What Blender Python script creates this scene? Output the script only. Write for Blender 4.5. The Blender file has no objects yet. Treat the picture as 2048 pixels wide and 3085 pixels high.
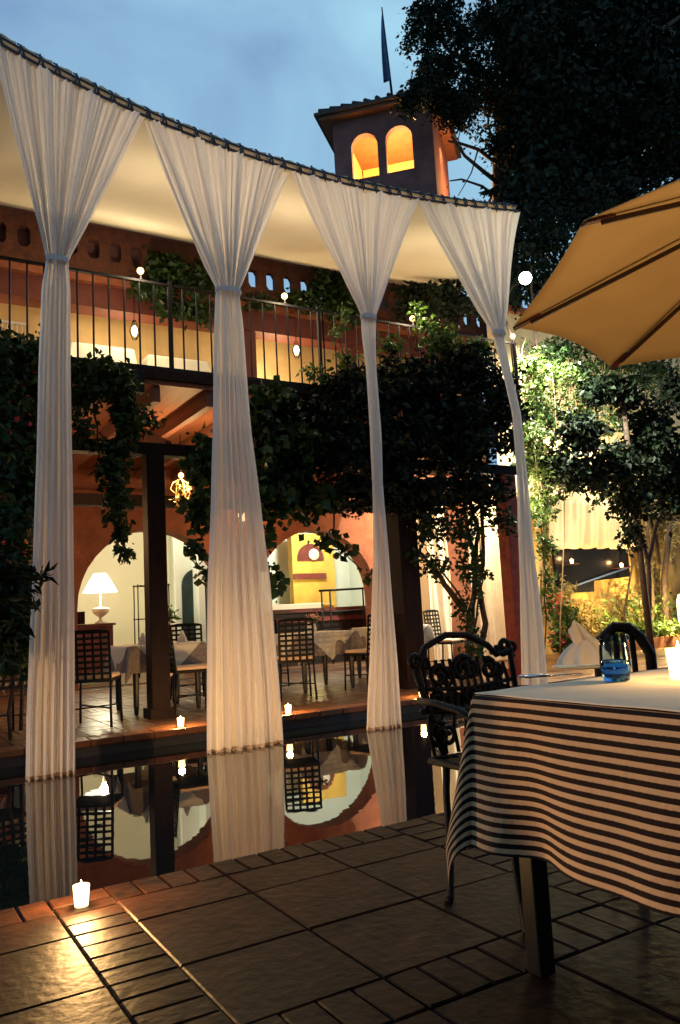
import bpy, math, random
import numpy as np
from mathutils import Vector, Matrix
random.seed(7); rng = np.random.default_rng(11)
R = math.radians
SC = bpy.context.scene
COL = SC.collection

# ------------------------------------------------------------------ camera
FPX, YAW, PIT, ROL = 2407.0, R(31.12), R(7.11), R(3.07)
CAM = Vector((0, 0, 1.0))
_f = Vector((math.sin(YAW)*math.cos(PIT), math.cos(YAW)*math.cos(PIT), math.sin(PIT)))
_r0 = Vector((math.cos(YAW), -math.sin(YAW), 0)); _u0 = _r0.cross(_f)
_r = _r0*math.cos(ROL) - _u0*math.sin(ROL); _u = _r0*math.sin(ROL) + _u0*math.cos(ROL)
cd = bpy.data.cameras.new('camera'); cam = bpy.data.objects.new('camera', cd); COL.objects.link(cam)
m = Matrix.Identity(4)
for i in range(3):
    m[i][0] = _r[i]; m[i][1] = _u[i]; m[i][2] = -_f[i]; m[i][3] = CAM[i]
cam.matrix_world = m
cd.sensor_fit = 'VERTICAL'; cd.sensor_height = 36.0; cd.lens = FPX/3085.0*36.0
cd.clip_start = 0.05; cd.clip_end = 500
SC.camera = cam

def ray(px, py): return _f + _r*((px-1024)/FPX) - _u*((py-1542.5)/FPX)
def at(px, py, Y):                      # point of the plane Y = const seen at a photo pixel
    d = ray(px, py); return CAM + d*(Y/d.y)
def atz(px, py, z):
    d = ray(px, py); return CAM + d*((z-CAM.z)/d.z)
def depth(p): return (Vector(p)-CAM).dot(_f)

# ------------------------------------------------------------------ world
W = bpy.data.worlds.new('World'); SC.world = W; W.use_nodes = True
nt = W.node_tree; nt.nodes.clear()
def N(t, k, **kw):
    n = t.nodes.new(k)
    for a, b in kw.items():
        if a in n.inputs: n.inputs[a].default_value = b
        else: setattr(n, a, b)
    return n
wo = N(nt, 'ShaderNodeOutputWorld'); bg = N(nt, 'ShaderNodeBackground', Strength=0.97)
tc = N(nt, 'ShaderNodeTexCoord')
mp = N(nt, 'ShaderNodeMapping'); mp.inputs['Rotation'].default_value = (0.2, 0.5, 0.6); mp.inputs['Scale'].default_value = (1.0, 3.0, 1.8)
ns = N(nt, 'ShaderNodeTexNoise', Scale=2.1, Detail=6.0, Roughness=0.52, Distortion=0.5)
rp = N(nt, 'ShaderNodeValToRGB')
rp.color_ramp.elements[0].position = 0.24; rp.color_ramp.elements[0].color = (0.17, 0.29, 0.52, 1)
rp.color_ramp.elements[1].position = 0.72; rp.color_ramp.elements[1].color = (0.37, 0.66, 0.84, 1)
nt.links.new(tc.outputs['Generated'], mp.inputs[0]); nt.links.new(mp.outputs[0], ns.inputs['Vector'])
nt.links.new(ns.outputs['Fac'], rp.inputs[0])
# brighter toward the low western sky ahead, duller overhead and behind
sx = N(nt, 'ShaderNodeVectorMath', operation='DOT_PRODUCT'); sx.inputs[1].default_value = (0.42, 0.68, 0.60)
nt.links.new(tc.outputs['Generated'], sx.inputs[0])
mr = N(nt, 'ShaderNodeMapRange'); mr.inputs[1].default_value = -0.2; mr.inputs[2].default_value = 1.0; mr.inputs[3].default_value = 0.80; mr.inputs[4].default_value = 1.08
nt.links.new(sx.outputs['Value'], mr.inputs[0])
mx = N(nt, 'ShaderNodeVectorMath', operation='SCALE')
nt.links.new(rp.outputs[0], mx.inputs[0]); nt.links.new(mr.outputs[0], mx.inputs['Scale'])
nt.links.new(mx.outputs[0], bg.inputs[0]); nt.links.new(bg.outputs[0], wo.inputs[0])
sd = bpy.data.lights.new('sun', 'SUN'); sd.energy = 0.03; sd.angle = R(40); sd.color = (0.75, 0.85, 1.0)
so = bpy.data.objects.new('sun', sd); COL.objects.link(so); so.rotation_euler = (R(50), 0, R(-20))

SC.render.engine = 'CYCLES'
SC.view_settings.view_transform = 'Standard'; SC.view_settings.look = 'None'
SC.view_settings.exposure = 0.0; SC.view_settings.gamma = 1.0
cy = SC.cycles
cy.use_denoising = True; cy.max_bounces = 7; cy.diffuse_bounces = 3; cy.glossy_bounces = 4
cy.transmission_bounces = 5; cy.transparent_max_bounces = 10; cy.sample_clamp_indirect = 4.0
cy.caustics_reflective = False; cy.caustics_refractive = False

def lamp(name, loc, power, color=(1, .62, .28), radius=.06, spot=None, to=None, blend=.6):
    d = bpy.data.lights.new(name, 'SPOT' if spot else 'POINT'); d.energy = power; d.color = color
    d.shadow_soft_size = radius
    o = bpy.data.objects.new(name, d); COL.objects.link(o); o.location = loc
    if spot:
        d.spot_size = R(spot); d.spot_blend = blend
        o.rotation_euler = (Vector(to)-Vector(loc)).to_track_quat('-Z', 'Y').to_euler()
    return o

# ------------------------------------------------------------------ materials
def mat(name, col, rough=.7, metal=0., spec=.4, var=0., vscale=6., col2=None, bump=0., bscale=30., emit=None, estr=0.,
        trans=0., island=0., stretch=None, coat=0.):
    M = bpy.data.materials.new(name); M.use_nodes = True; t = M.node_tree; t.nodes.clear()
    out = N(t, 'ShaderNodeOutputMaterial'); b = N(t, 'ShaderNodeBsdfPrincipled')
    b.inputs['Roughness'].default_value = rough; b.inputs['Metallic'].default_value = metal
    b.inputs['Specular IOR Level'].default_value = spec
    b.inputs['Coat Weight'].default_value = coat; b.inputs['Coat Roughness'].default_value = .15
    b.inputs['Base Color'].default_value = (*col, 1)
    last = None
    if var > 0 or col2:
        c = N(t, 'ShaderNodeTexCoord'); q = N(t, 'ShaderNodeMapping')
        if stretch: q.inputs['Scale'].default_value = stretch
        n = N(t, 'ShaderNodeTexNoise', Scale=vscale, Detail=6., Roughness=.6)
        r = N(t, 'ShaderNodeValToRGB')
        a = col; z = col2 or tuple(min(1, x*(1+var)) for x in col); a = a if col2 else tuple(x*(1-var) for x in col)
        r.color_ramp.elements[0].position = .3; r.color_ramp.elements[1].position = .72
        r.color_ramp.elements[0].color = (*a, 1); r.color_ramp.elements[1].color = (*z, 1)
        t.links.new(c.outputs['Object'], q.inputs[0]); t.links.new(q.outputs[0], n.inputs['Vector'])
        t.links.new(n.outputs['Fac'], r.inputs[0]); last = r.outputs[0]
    if island > 0:
        g = N(t, 'ShaderNodeNewGeometry'); mrr = N(t, 'ShaderNodeMapRange')
        mrr.inputs[3].default_value = 1-island; mrr.inputs[4].default_value = 1+island
        t.links.new(g.outputs['Random Per Island'], mrr.inputs[0])
        v = N(t, 'ShaderNodeVectorMath', operation='SCALE')
        if last: t.links.new(last, v.inputs[0])
        else: v.inputs[0].default_value = col
        t.links.new(mrr.outputs[0], v.inputs['Scale']); last = v.outputs[0]
    if last: t.links.new(last, b.inputs['Base Color'])
    if bump > 0:
        c = N(t, 'ShaderNodeTexCoord'); n = N(t, 'ShaderNodeTexNoise', Scale=bscale, Detail=4.)
        bp = N(t, 'ShaderNodeBump', Strength=bump, Distance=.02)
        t.links.new(c.outputs['Object'], n.inputs['Vector']); t.links.new(n.outputs['Fac'], bp.inputs['Height'])
        t.links.new(bp.outputs[0], b.inputs['Normal'])
    if emit:
        b.inputs['Emission Color'].default_value = (*emit, 1); b.inputs['Emission Strength'].default_value = estr
    sh = b.outputs[0]
    if trans > 0:
        tr = N(t, 'ShaderNodeBsdfTranslucent'); tr.inputs[0].default_value = (*col, 1)
        if last: t.links.new(last, tr.inputs[0])
        ms = N(t, 'ShaderNodeMixShader'); ms.inputs[0].default_value = trans
        t.links.new(b.outputs[0], ms.inputs[1]); t.links.new(tr.outputs[0], ms.inputs[2]); sh = ms.outputs[0]
    t.links.new(sh, out.inputs[0]); return M

M = {}
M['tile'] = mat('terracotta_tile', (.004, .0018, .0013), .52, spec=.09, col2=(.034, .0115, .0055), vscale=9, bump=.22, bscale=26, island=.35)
M['grout'] = mat('grout', (.035, .026, .02), .9, var=.3)
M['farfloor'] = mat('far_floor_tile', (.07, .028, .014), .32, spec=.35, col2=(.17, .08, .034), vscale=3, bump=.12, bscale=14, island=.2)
M['lip'] = mat('ledge_brick', (.16, .055, .022), .35, var=.35, vscale=8, bump=.3)
M['basin'] = mat('pool_basin', (.012, .02, .025), .6, var=.3)
M['cheek'] = mat('pool_side', (.03, .03, .035), .5, var=.3)
M['terracotta'] = mat('terracotta_plaster', (.17, .045, .02), .8, col2=(.30, .095, .04), vscale=4, bump=.4, bscale=25)
M['ceiling'] = mat('plank_ceiling', (.20, .06, .028), .6, col2=(.34, .12, .05), vscale=2.5, stretch=(9, .6, 1), bump=.2)
M['rafter'] = mat('rafter_wood', (.16, .055, .03), .6, var=.35, vscale=3, stretch=(6, .6, 6))
M['wood'] = mat('dark_post_wood', (.018, .008, .006), .65, spec=.12, col2=(.007, .004, .004), vscale=5, stretch=(4, 4, .4), bump=.3)
M['redpost'] = mat('red_brick_post', (.32, .055, .03), .7, var=.35, vscale=12, bump=.5, bscale=40)
M['redcol'] = mat('red_column', (.10, .020, .014), .6, var=.2)
M['ochre'] = mat('ochre_wall', (.46, .33, .16), .8, var=.16, vscale=2, bump=.1)
M['cream'] = mat('cream_wall', (.74, .72, .52), .85, var=.05, vscale=1.5, bump=.08)
M['white'] = mat('white_wall', (.70, .78, .70), .85, var=.04, vscale=1.5)
M['mustard'] = mat('mustard_niche', (.52, .33, .06), .7, var=.2, vscale=3)
M['garden'] = mat('garden_plaster', (.20, .09, .03), .9, col2=(.60, .38, .12), vscale=3.0, stretch=(2.4, 1, .7), bump=1.0, bscale=14)
M['gardenup'] = mat('garden_cream_plaster', (.66, .50, .28), .85, var=.15, vscale=2.2, bump=.3, bscale=9)
M['iron'] = mat('black_iron', (.004, .004, .005), .5, metal=0, spec=.2)
M['ironc'] = mat('cast_iron', (.004, .004, .006), .5, metal=.0, spec=.16, bump=.3, bscale=60)
M['darkwood'] = mat('table_wood', (.012, .008, .007), .35, var=.3)
M['sidewood'] = mat('sideboard_wood', (.12, .028, .022), .35, var=.4, vscale=5)
M['cushion'] = mat('cushion', (.62, .42, .26), .9, var=.12, bump=.2)
M['linen'] = mat('table_linen', (.80, .74, .60), .9, trans=.15)
M['lace'] = mat('lace_cloth', (.30, .24, .20), .9, var=.4, vscale=60, trans=.1)
M['sheer'] = mat('sheer_drape', (.90, .87, .86), .85, spec=.1, trans=.55)
def see_through(X, k):
    t = X.node_tree; o = [n for n in t.nodes if n.type == 'OUTPUT_MATERIAL'][0]; l = o.inputs[0].links[0].from_socket
    tr = N(t, 'ShaderNodeBsdfTransparent'); ms = N(t, 'ShaderNodeMixShader'); ms.inputs[0].default_value = k
    t.links.new(l, ms.inputs[1]); t.links.new(tr.outputs[0], ms.inputs[2]); t.links.new(ms.outputs[0], o.inputs[0])
see_through(M['sheer'], .11)
M['tie'] = mat('drape_tie', (.55, .52, .55), .8, trans=.2)
M['awning'] = mat('awning_canvas', (.64, .61, .49), .9, spec=.1, var=.04, vscale=1.2, trans=.12)
M['canvas'] = mat('umbrella_canvas', (.70, .46, .20), .85, spec=.15, var=.06, vscale=4, trans=.18)
M['rib'] = mat('umbrella_rib', (.045, .02, .012), .5)
M['rope'] = mat('rope', (.06, .065, .10), .8)
M['hem'] = mat('canvas_hem', (.80, .66, .42), .8, trans=.55)
M['parapet'] = mat('parapet_brick', (.05, .018, .012), .85, col2=(.13, .04, .02), vscale=7, bump=.5, bscale=30)
M['leaf'] = mat('vine_leaf', (.018, .040, .010), .5, spec=.25, island=.55, trans=.22)
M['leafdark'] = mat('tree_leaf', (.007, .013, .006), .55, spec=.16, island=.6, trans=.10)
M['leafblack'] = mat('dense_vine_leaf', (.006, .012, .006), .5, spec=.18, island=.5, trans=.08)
M['leaflime'] = mat('lime_leaf', (.085, .13, .03), .5, spec=.35, island=.5, trans=.35)
M['leafbush'] = mat('bush_leaf', (.05, .10, .015), .5, spec=.35, island=.5, trans=.3)
M['reed'] = mat('reed_leaf', (.30, .24, .10), .6, island=.4, trans=.3)
M['bark'] = mat('bark', (.05, .028, .018), .85, var=.5, vscale=14, bump=.8, bscale=30)
M['palebark'] = mat('pale_bark', (.30, .22, .12), .85, var=.4, vscale=14, bump=.6, bscale=30)
M['flower'] = mat('red_flower', (.5, .03, .05), .6, trans=.3)
M['pinkflower'] = mat('pink_flower', (.75, .42, .36), .6, trans=.3)
M['roof'] = mat('roof_tile', (.035, .026, .026), .7, var=.3, bump=.4)
M['eave'] = mat('tower_eave', (.16, .065, .03), .7, var=.2)
M['towerwall'] = mat('tower_wall', (.09, .040, .040), .9, col2=(.19, .085, .075), vscale=2.5, bump=.8, bscale=10)
M['towerin'] = mat('tower_inside', (.80, .50, .16), .8, var=.12, vscale=1.2)
M['flag'] = mat('flag_cloth', (.07, .13, .27), .8, var=.3, trans=.2)
M['whitepot'] = mat('white_ceramic', (.80, .74, .60), .4)
M['bottle'] = mat('bottle_glass', (.03, .05, .02), .1, spec=.6)
M['silver'] = mat('cutlery', (.5, .5, .52), .25, metal=1.)
M['clay'] = mat('planter_clay', (.26, .10, .045), .8, var=.3)
M['door'] = mat('teal_door', (.012, .03, .035), .4, var=.4)
M['curtaindark'] = mat('grey_door_curtain', (.10, .10, .08), .9, var=.3, vscale=3, stretch=(12, 1, 1))
M['blackglass'] = mat('black_window_glass', (.006, .005, .005), .25, spec=.15)
M['drapein'] = mat('gold_drape', (.78, .66, .50), .85, spec=.1, var=.06, trans=.35)
M['napkin'] = mat('napkin', (.82, .76, .66), .85, trans=.3)
M['wax'] = mat('candle_wax', (.85, .75, .5), .5, emit=(1, .66, .28), estr=4)
def emis(name, col, s):
    X = bpy.data.materials.new(name); X.use_nodes = True; t = X.node_tree; t.nodes.clear()
    o = N(t, 'ShaderNodeOutputMaterial'); e = N(t, 'ShaderNodeEmission', Strength=s); e.inputs[0].default_value = (*col, 1)
    t.links.new(e.outputs[0], o.inputs[0]); return X
M['flame'] = emis('flame', (1, .72, .34), 22)
M['votive'] = emis('lit_votive', (1, .60, .22), 8)
M['bulb'] = emis('warm_bulb', (1, .56, .20), 6)
M['flood'] = emis('floodlight_lens', (.85, 1, .80), 30)
M['shade'] = emis('lit_lampshade', (1, .92, .68), 3.5)
M['lantern'] = emis('lantern_glass', (1, .78, .36), 8)
# striped cloth (bands run along the cloth's own u coordinate)
def striped():
    X = bpy.data.materials.new('striped_cloth'); X.use_nodes = True; t = X.node_tree; t.nodes.clear()
    o = N(t, 'ShaderNodeOutputMaterial'); b = N(t, 'ShaderNodeBsdfPrincipled', Roughness=.85)
    b.inputs['Specular IOR Level'].default_value = .2
    uv = N(t, 'ShaderNodeUVMap'); s = N(t, 'ShaderNodeSeparateXYZ'); t.links.new(uv.outputs[0], s.inputs[0])
    nz = N(t, 'ShaderNodeTexNoise', Scale=90., Detail=3.); t.links.new(uv.outputs[0], nz.inputs['Vector'])
    md = N(t, 'ShaderNodeMath', operation='FRACT'); mu = N(t, 'ShaderNodeMath', operation='MULTIPLY'); mu.inputs[1].default_value = 1/.0260
    t.links.new(s.outputs[0], mu.inputs[0]); t.links.new(mu.outputs[0], md.inputs[0])
    ad = N(t, 'ShaderNodeMath', operation='MULTIPLY_ADD'); ad.inputs[1].default_value = .10; 
    t.links.new(nz.outputs['Fac'], ad.inputs[0]); t.links.new(md.outputs[0], ad.inputs[2])
    r = N(t, 'ShaderNodeValToRGB'); e = r.color_ramp.elements
    e[0].position = .53; e[0].color = (.012, .005, .005, 1); e[1].position = .60; e[1].color = (.50, .33, .19, 1)
    q = r.color_ramp.elements.new(.04); q.color = (.012, .005, .005, 1)
    q = r.color_ramp.elements.new(.0); q.color = (.50, .33, .19, 1)
    t.links.new(ad.outputs[0], r.inputs[0]); t.links.new(r.outputs[0], b.inputs['Base Color'])
    nw = N(t, 'ShaderNodeTexNoise', Scale=5., Detail=5., Distortion=1.2); t.links.new(uv.outputs[0], nw.inputs['Vector'])
    am = N(t, 'ShaderNodeMath', operation='MULTIPLY_ADD'); am.inputs[1].default_value = .10; t.links.new(nz.outputs['Fac'], am.inputs[0]); t.links.new(nw.outputs['Fac'], am.inputs[2])
    bp = N(t, 'ShaderNodeBump', Strength=.7, Distance=.02); t.links.new(am.outputs[0], bp.inputs['Height']); t.links.new(bp.outputs[0], b.inputs['Normal'])
    t.links.new(b.outputs[0], o.inputs[0]); return X
M['striped'] = striped()
def water():
    X = bpy.data.materials.new('pool_water'); X.use_nodes = True; t = X.node_tree; t.nodes.clear()
    o = N(t, 'ShaderNodeOutputMaterial'); b = N(t, 'ShaderNodeBsdfPrincipled', Roughness=.015)
    b.inputs['Base Color'].default_value = (.004, .007, .009, 1); b.inputs['IOR'].default_value = 1.75
    c = N(t, 'ShaderNodeTexCoord'); n = N(t, 'ShaderNodeTexNoise', Scale=5., Detail=2.)
    bp = N(t, 'ShaderNodeBump', Strength=.018, Distance=.02); t.links.new(c.outputs['Object'], n.inputs['Vector'])
    t.links.new(n.outputs['Fac'], bp.inputs['Height']); t.links.new(bp.outputs[0], b.inputs['Normal'])
    t.links.new(b.outputs[0], o.inputs[0]); return X
M['water'] = water()
def glass(name, col, rough=0., dens=None):
    X = bpy.data.materials.new(name); X.use_nodes = True; t = X.node_tree; t.nodes.clear()
    o = N(t, 'ShaderNodeOutputMaterial'); b = N(t, 'ShaderNodeBsdfPrincipled', Roughness=rough)
    b.inputs['Base Color'].default_value = (*col, 1); b.inputs['Transmission Weight'].default_value = 1; b.inputs['IOR'].default_value = 1.3
    t.links.new(b.outputs[0], o.inputs[0]); return X
def thin(name, col, k):
    X = bpy.data.materials.new(name); X.use_nodes = True; t = X.node_tree; t.nodes.clear()
    o = N(t, 'ShaderNodeOutputMaterial'); a = N(t, 'ShaderNodeBsdfTransparent'); a.inputs[0].default_value = (*col, 1)
    g_ = N(t, 'ShaderNodeBsdfGlossy', Roughness=.03); f = N(t, 'ShaderNodeLayerWeight', Blend=k); m_ = N(t, 'ShaderNodeMixShader')
    t.links.new(f.outputs['Fresnel'], m_.inputs[0]); t.links.new(a.outputs[0], m_.inputs[1]); t.links.new(g_.outputs[0], m_.inputs[2]); t.links.new(m_.outputs[0], o.inputs[0]); return X
M['clearglass'] = thin('clear_glass', (.82, .92, .98), .18)
M['blueglass'] = glass('blue_glass', (.10, .34, .80))

# ------------------------------------------------------------------ mesh helpers
def wloc(o):
    v = Vector((0, 0, 0))
    while o: v += o.location; o = o.parent
    return v
class MB:
    def __init__(s): s.v = []; s.f = []; s.uv = None
    def add(s, vs, fs):
        k = len(s.v); s.v += [tuple(x) for x in vs]; s.f += [tuple(i+k for i in q) for q in fs]; return s
    def box(s, c, d, rz=0., M3=None):
        c = Vector(c); hx, hy, hz = d[0]/2, d[1]/2, d[2]/2
        rot = M3 or Matrix.Rotation(rz, 3, 'Z')
        vs = [c + rot @ Vector((x*hx, y*hy, z*hz)) for x in (-1, 1) for y in (-1, 1) for z in (-1, 1)]
        return s.add(vs, [(0, 1, 3, 2), (4, 6, 7, 5), (0, 4, 5, 1), (2, 3, 7, 6), (0, 2, 6, 4), (1, 5, 7, 3)])
    def bb(s, x0, x1, y0, y1, z0, z1): return s.box(((x0+x1)/2, (y0+y1)/2, (z0+z1)/2), (x1-x0, y1-y0, z1-z0))
    def beam(s, a, b, w, h):            # box beam between two points, w across, h tall
        a = Vector(a); b = Vector(b); d = (b-a); L = d.length; x = d.normalized()
        up = Vector((0, 0, 1)) if abs(x.z) < .95 else Vector((0, 1, 0))
        y = up.cross(x).normalized(); z = x.cross(y)
        R3 = Matrix((x, y, z)).transposed(); return s.box((a+b)/2, (L, w, h), M3=R3)
    def tube(s, pts, r, seg=6, cap=True):
        pts = [Vector(p) for p in pts]; n = len(pts); rs = r if isinstance(r, (list, tuple)) else [r]*n
        t0 = (pts[1]-pts[0]).normalized(); a = Vector((0, 0, 1)) if abs(t0.z) < .9 else Vector((1, 0, 0))
        nrm = (a - t0*a.dot(t0)).normalized(); k = len(s.v)
        for i, p in enumerate(pts):
            t = (pts[min(i+1, n-1)] - pts[max(i-1, 0)]).normalized()
            nrm = (nrm - t*nrm.dot(t)); nrm = nrm.normalized() if nrm.length > 1e-6 else Vector((1, 0, 0))
            bn = t.cross(nrm)
            for j in range(seg):
                an = 2*math.pi*j/seg
                s.v.append(tuple(p + (nrm*math.cos(an) + bn*math.sin(an))*rs[i]))
        for i in range(n-1):
            for j in range(seg):
                q = (j+1) % seg
                s.f.append((k+i*seg+j, k+i*seg+q, k+(i+1)*seg+q, k+(i+1)*seg+j))
        if cap:
            s.f.append(tuple(k+j for j in reversed(range(seg)))); s.f.append(tuple(k+(n-1)*seg+j for j in range(seg)))
        return s
    def lathe(s, prof, c, seg=20):      # prof: (radius, z) list
        c = Vector(c); k = len(s.v)
        for r, z in prof:
            for j in range(seg):
                a = 2*math.pi*j/seg; s.v.append((c.x+r*math.cos(a), c.y+r*math.sin(a), c.z+z))
        for i in range(len(prof)-1):
            for j in range(seg):
                q = (j+1) % seg; s.f.append((k+i*seg+j, k+i*seg+q, k+(i+1)*seg+q, k+(i+1)*seg+j))
        return s
    def ball(s, c, r, seg=14, n=8, sz=1.):
        return s.lathe([(max(1e-4, r*math.sin(math.pi*i/n)), -r*sz*math.cos(math.pi*i/n)) for i in range(n+1)], c, seg)
    def grid(s, fn, nu, nv, uv=False):
        k = len(s.v)
        for i in range(nu+1):
            for j in range(nv+1):
                s.v.append(tuple(fn(i/nu, j/nv)))
        for i in range(nu):
            for j in range(nv):
                a = k+i*(nv+1)+j; s.f.append((a, a+nv+1, a+nv+2, a+1))
        return s
    def build(s, name, m_, parent=None, smooth=False, base=True):
        v = np.array(s.v, float)
        if parent is not None: off = np.array(wloc(parent))
        else: off = np.array([(v[:, 0].min()+v[:, 0].max())/2, (v[:, 1].min()+v[:, 1].max())/2, v[:, 2].min()])
        me = bpy.data.meshes.new(name); me.from_pydata((v-off).tolist(), [], s.f)
        me.materials.append(m_ if not isinstance(m_, str) else M[m_])
        if smooth: me.polygons.foreach_set('use_smooth', [True]*len(me.polygons))
        me.update()
        o = bpy.data.objects.new(name, me); COL.objects.link(o)
        if parent is not None: o.parent = parent
        else: o.location = off
        return o
def tag(o, label=None, cat=None, group=None, kind=None):
    if label: o['label'] = label
    if cat: o['category'] = cat
    if group: o['group'] = group
    if kind: o['kind'] = kind
    return o
def thing(name, loc, label, cat, group=None):
    o = bpy.data.objects.new(name, None); o.empty_display_size = .1; COL.objects.link(o); o.location = loc
    return tag(o, label, cat, group)
def st(o): o['kind'] = 'structure'; return o
def copy_tree(o, parent=None):
    c = o.copy(); COL.objects.link(c)
    if parent is not None: c.parent = parent
    for ch in list(o.children): copy_tree(ch, c)
    return c
def bevel(o, w, seg=2):
    b = o.modifiers.new('bevel', 'BEVEL'); b.width = w; b.segments = seg; b.limit_method = 'ANGLE'; return o
def solid(o, t):
    b = o.modifiers.new('solid', 'SOLIDIFY'); b.thickness = t; b.offset = 0; return o

def arch_wall(mb, o, dx, L, z0, z1, ops, th, n=18):
    """wall from o along unit dx, arched openings ops = [(xc, r, zspring, zbottom)]"""
    o = Vector(o); dx = Vector(dx); nr = Vector((-dx.y, dx.x, 0))*th
    def P(x, z, b): return o + dx*x + Vector((0, 0, z)) + (nr if b else Vector((0, 0, 0)))
    def quad(x0, z00, x1, z10, x2, z2, x3, z3):
        mb.add([P(x0, z00, 0), P(x1, z10, 0), P(x2, z2, 0), P(x3, z3, 0)], [(0, 1, 2, 3)])
        mb.add([P(x0, z00, 1), P(x1, z10, 1), P(x2, z2, 1), P(x3, z3, 1)], [(3, 2, 1, 0)])
    def cap(xa, za, xb, zb): mb.add([P(xa, za, 0), P(xb, zb, 0), P(xb, zb, 1), P(xa, za, 1)], [(0, 1, 2, 3)])
    x = 0.
    for xc, r, zs, zb in ops:
        quad(x, z0, xc-r, z0, xc-r, z1, x, z1)
        if zb > z0:
            quad(xc-r, z0, xc+r, z0, xc+r, zb, xc-r, zb); cap(xc-r, zb, xc+r, zb)
        cap(xc-r, max(z0, zb), xc-r, zs); cap(xc+r, zs, xc+r, max(z0, zb))
        for i in range(n):
            a, b = math.pi*(1-i/n), math.pi*(1-(i+1)/n)
            xa, za, xb, zz = xc+r*math.cos(a), zs+r*math.sin(a), xc+r*math.cos(b), zs+r*math.sin(b)
            quad(xa, za, xb, zz, xb, z1, xa, z1); cap(xa, za, xb, zz)
        x = xc+r
    quad(x, z0, L, z0, L, z1, x, z1)
    cap(0, z1, L, z1); cap(0, z0, 0, z1); cap(L, z0, L, z1)
    return mb

def leaves(blobs, size=.06, ratio=.5, flat=.3, shell=.5, seed=1):
    """leaf mesh: blobs = [(centre, (rx, ry, rz), count)]; each leaf a folded diamond of 6 vertices"""
    g = np.random.default_rng(seed); V = []; F = []; k = 0
    extra = []
    for c, rad, n in list(blobs):
        if n < 240 or min(rad) < .06: continue
        for _ in range(int(g.integers(3, 7))):     # trailing shoots that break the outline
            d = g.normal(size=3); d[2] = abs(d[2])*.5+.1 if g.random() < .35 else -abs(d[2])*.8; d /= np.linalg.norm(d)
            L_ = g.uniform(.35, .75); a0_ = np.array(c)+d*np.array(rad)*.8
            for q in range(int(6+L_*10)):
                f_ = q/(6+L_*10); pp_ = a0_+d*np.array(rad)*L_*f_+np.array([.02*math.sin(q*1.3), .0, -.10*f_*f_])
                extra.append((pp_, (size*.35, size*.35, size*.35), 2))
    for c, rad, n in list(blobs)+extra:
        n = int(n)
        d = g.normal(size=(n, 3)); d /= np.linalg.norm(d, axis=1)[:, None]
        rr = g.random(n)**(shell)*(1+.5*(g.random(n) > .86)*g.random(n))
        lump = 1+.22*np.sin(d[:, 0]*7+c[0]*3)+.2*np.sin(d[:, 2]*9+c[1]*5)
        p = np.array(c)+d*(rr*lump)[:, None]*np.array(rad)
        a = g.normal(size=(n, 3)); a[:, 2] = a[:, 2]*.7-.55; a /= np.linalg.norm(a, axis=1)[:, None]
        b = g.normal(size=(n, 3)); b -= a*(a*b).sum(1)[:, None]; b /= np.linalg.norm(b, axis=1)[:, None]
        w = np.cross(a, b)
        s = size*g.uniform(.42, 1.5, n)[:, None]
        t0 = p; t1 = p+a*s; mL = p+a*s*.45+b*s*ratio*.5+w*s*.12; mR = p+a*s*.45-b*s*ratio*.5+w*s*.12; mid = p+a*s*.45
        v = np.stack([t0, mR, t1, mL, mid], 1).reshape(-1, 3)
        V.append(v)
        base = k+np.arange(n)*5
        F.append(np.stack([base, base+1, base+2, base+4], 1)); F.append(np.stack([base, base+4, base+2, base+3], 1))
        k += n*5
    V = np.concatenate(V); F = np.concatenate(F)
    return V, F
def leafobj(name, blobs, m_, parent=None, **kw):
    V, F = leaves(blobs, **kw)
    off = np.array(wloc(parent)) if parent is not None else np.array([V[:, 0].mean(), V[:, 1].mean(), V[:, 2].min()])
    V = V-off
    me = bpy.data.meshes.new(name); me.vertices.add(len(V)); me.vertices.foreach_set('co', V.ravel())
    me.loops.add(F.size); me.loops.foreach_set('vertex_index', F.ravel().astype(np.int32))
    me.polygons.add(len(F)); me.polygons.foreach_set('loop_start', (np.arange(len(F))*4).astype(np.int32))
    me.update(calc_edges=True); me.materials.append(M[m_])
    o = bpy.data.objects.new(name, me); COL.objects.link(o)
    if parent is not None: o.parent = parent
    else: o.location = off
    return o
def B(px, py, Y, rx, ry, n, th=.35):    # a leaf clump: photo position, distance, radii in photo pixels -> metres
    p = at(px, py, Y); k = depth(p)/FPX
    return (tuple(p), (rx*k, th, ry*k), n)

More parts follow.
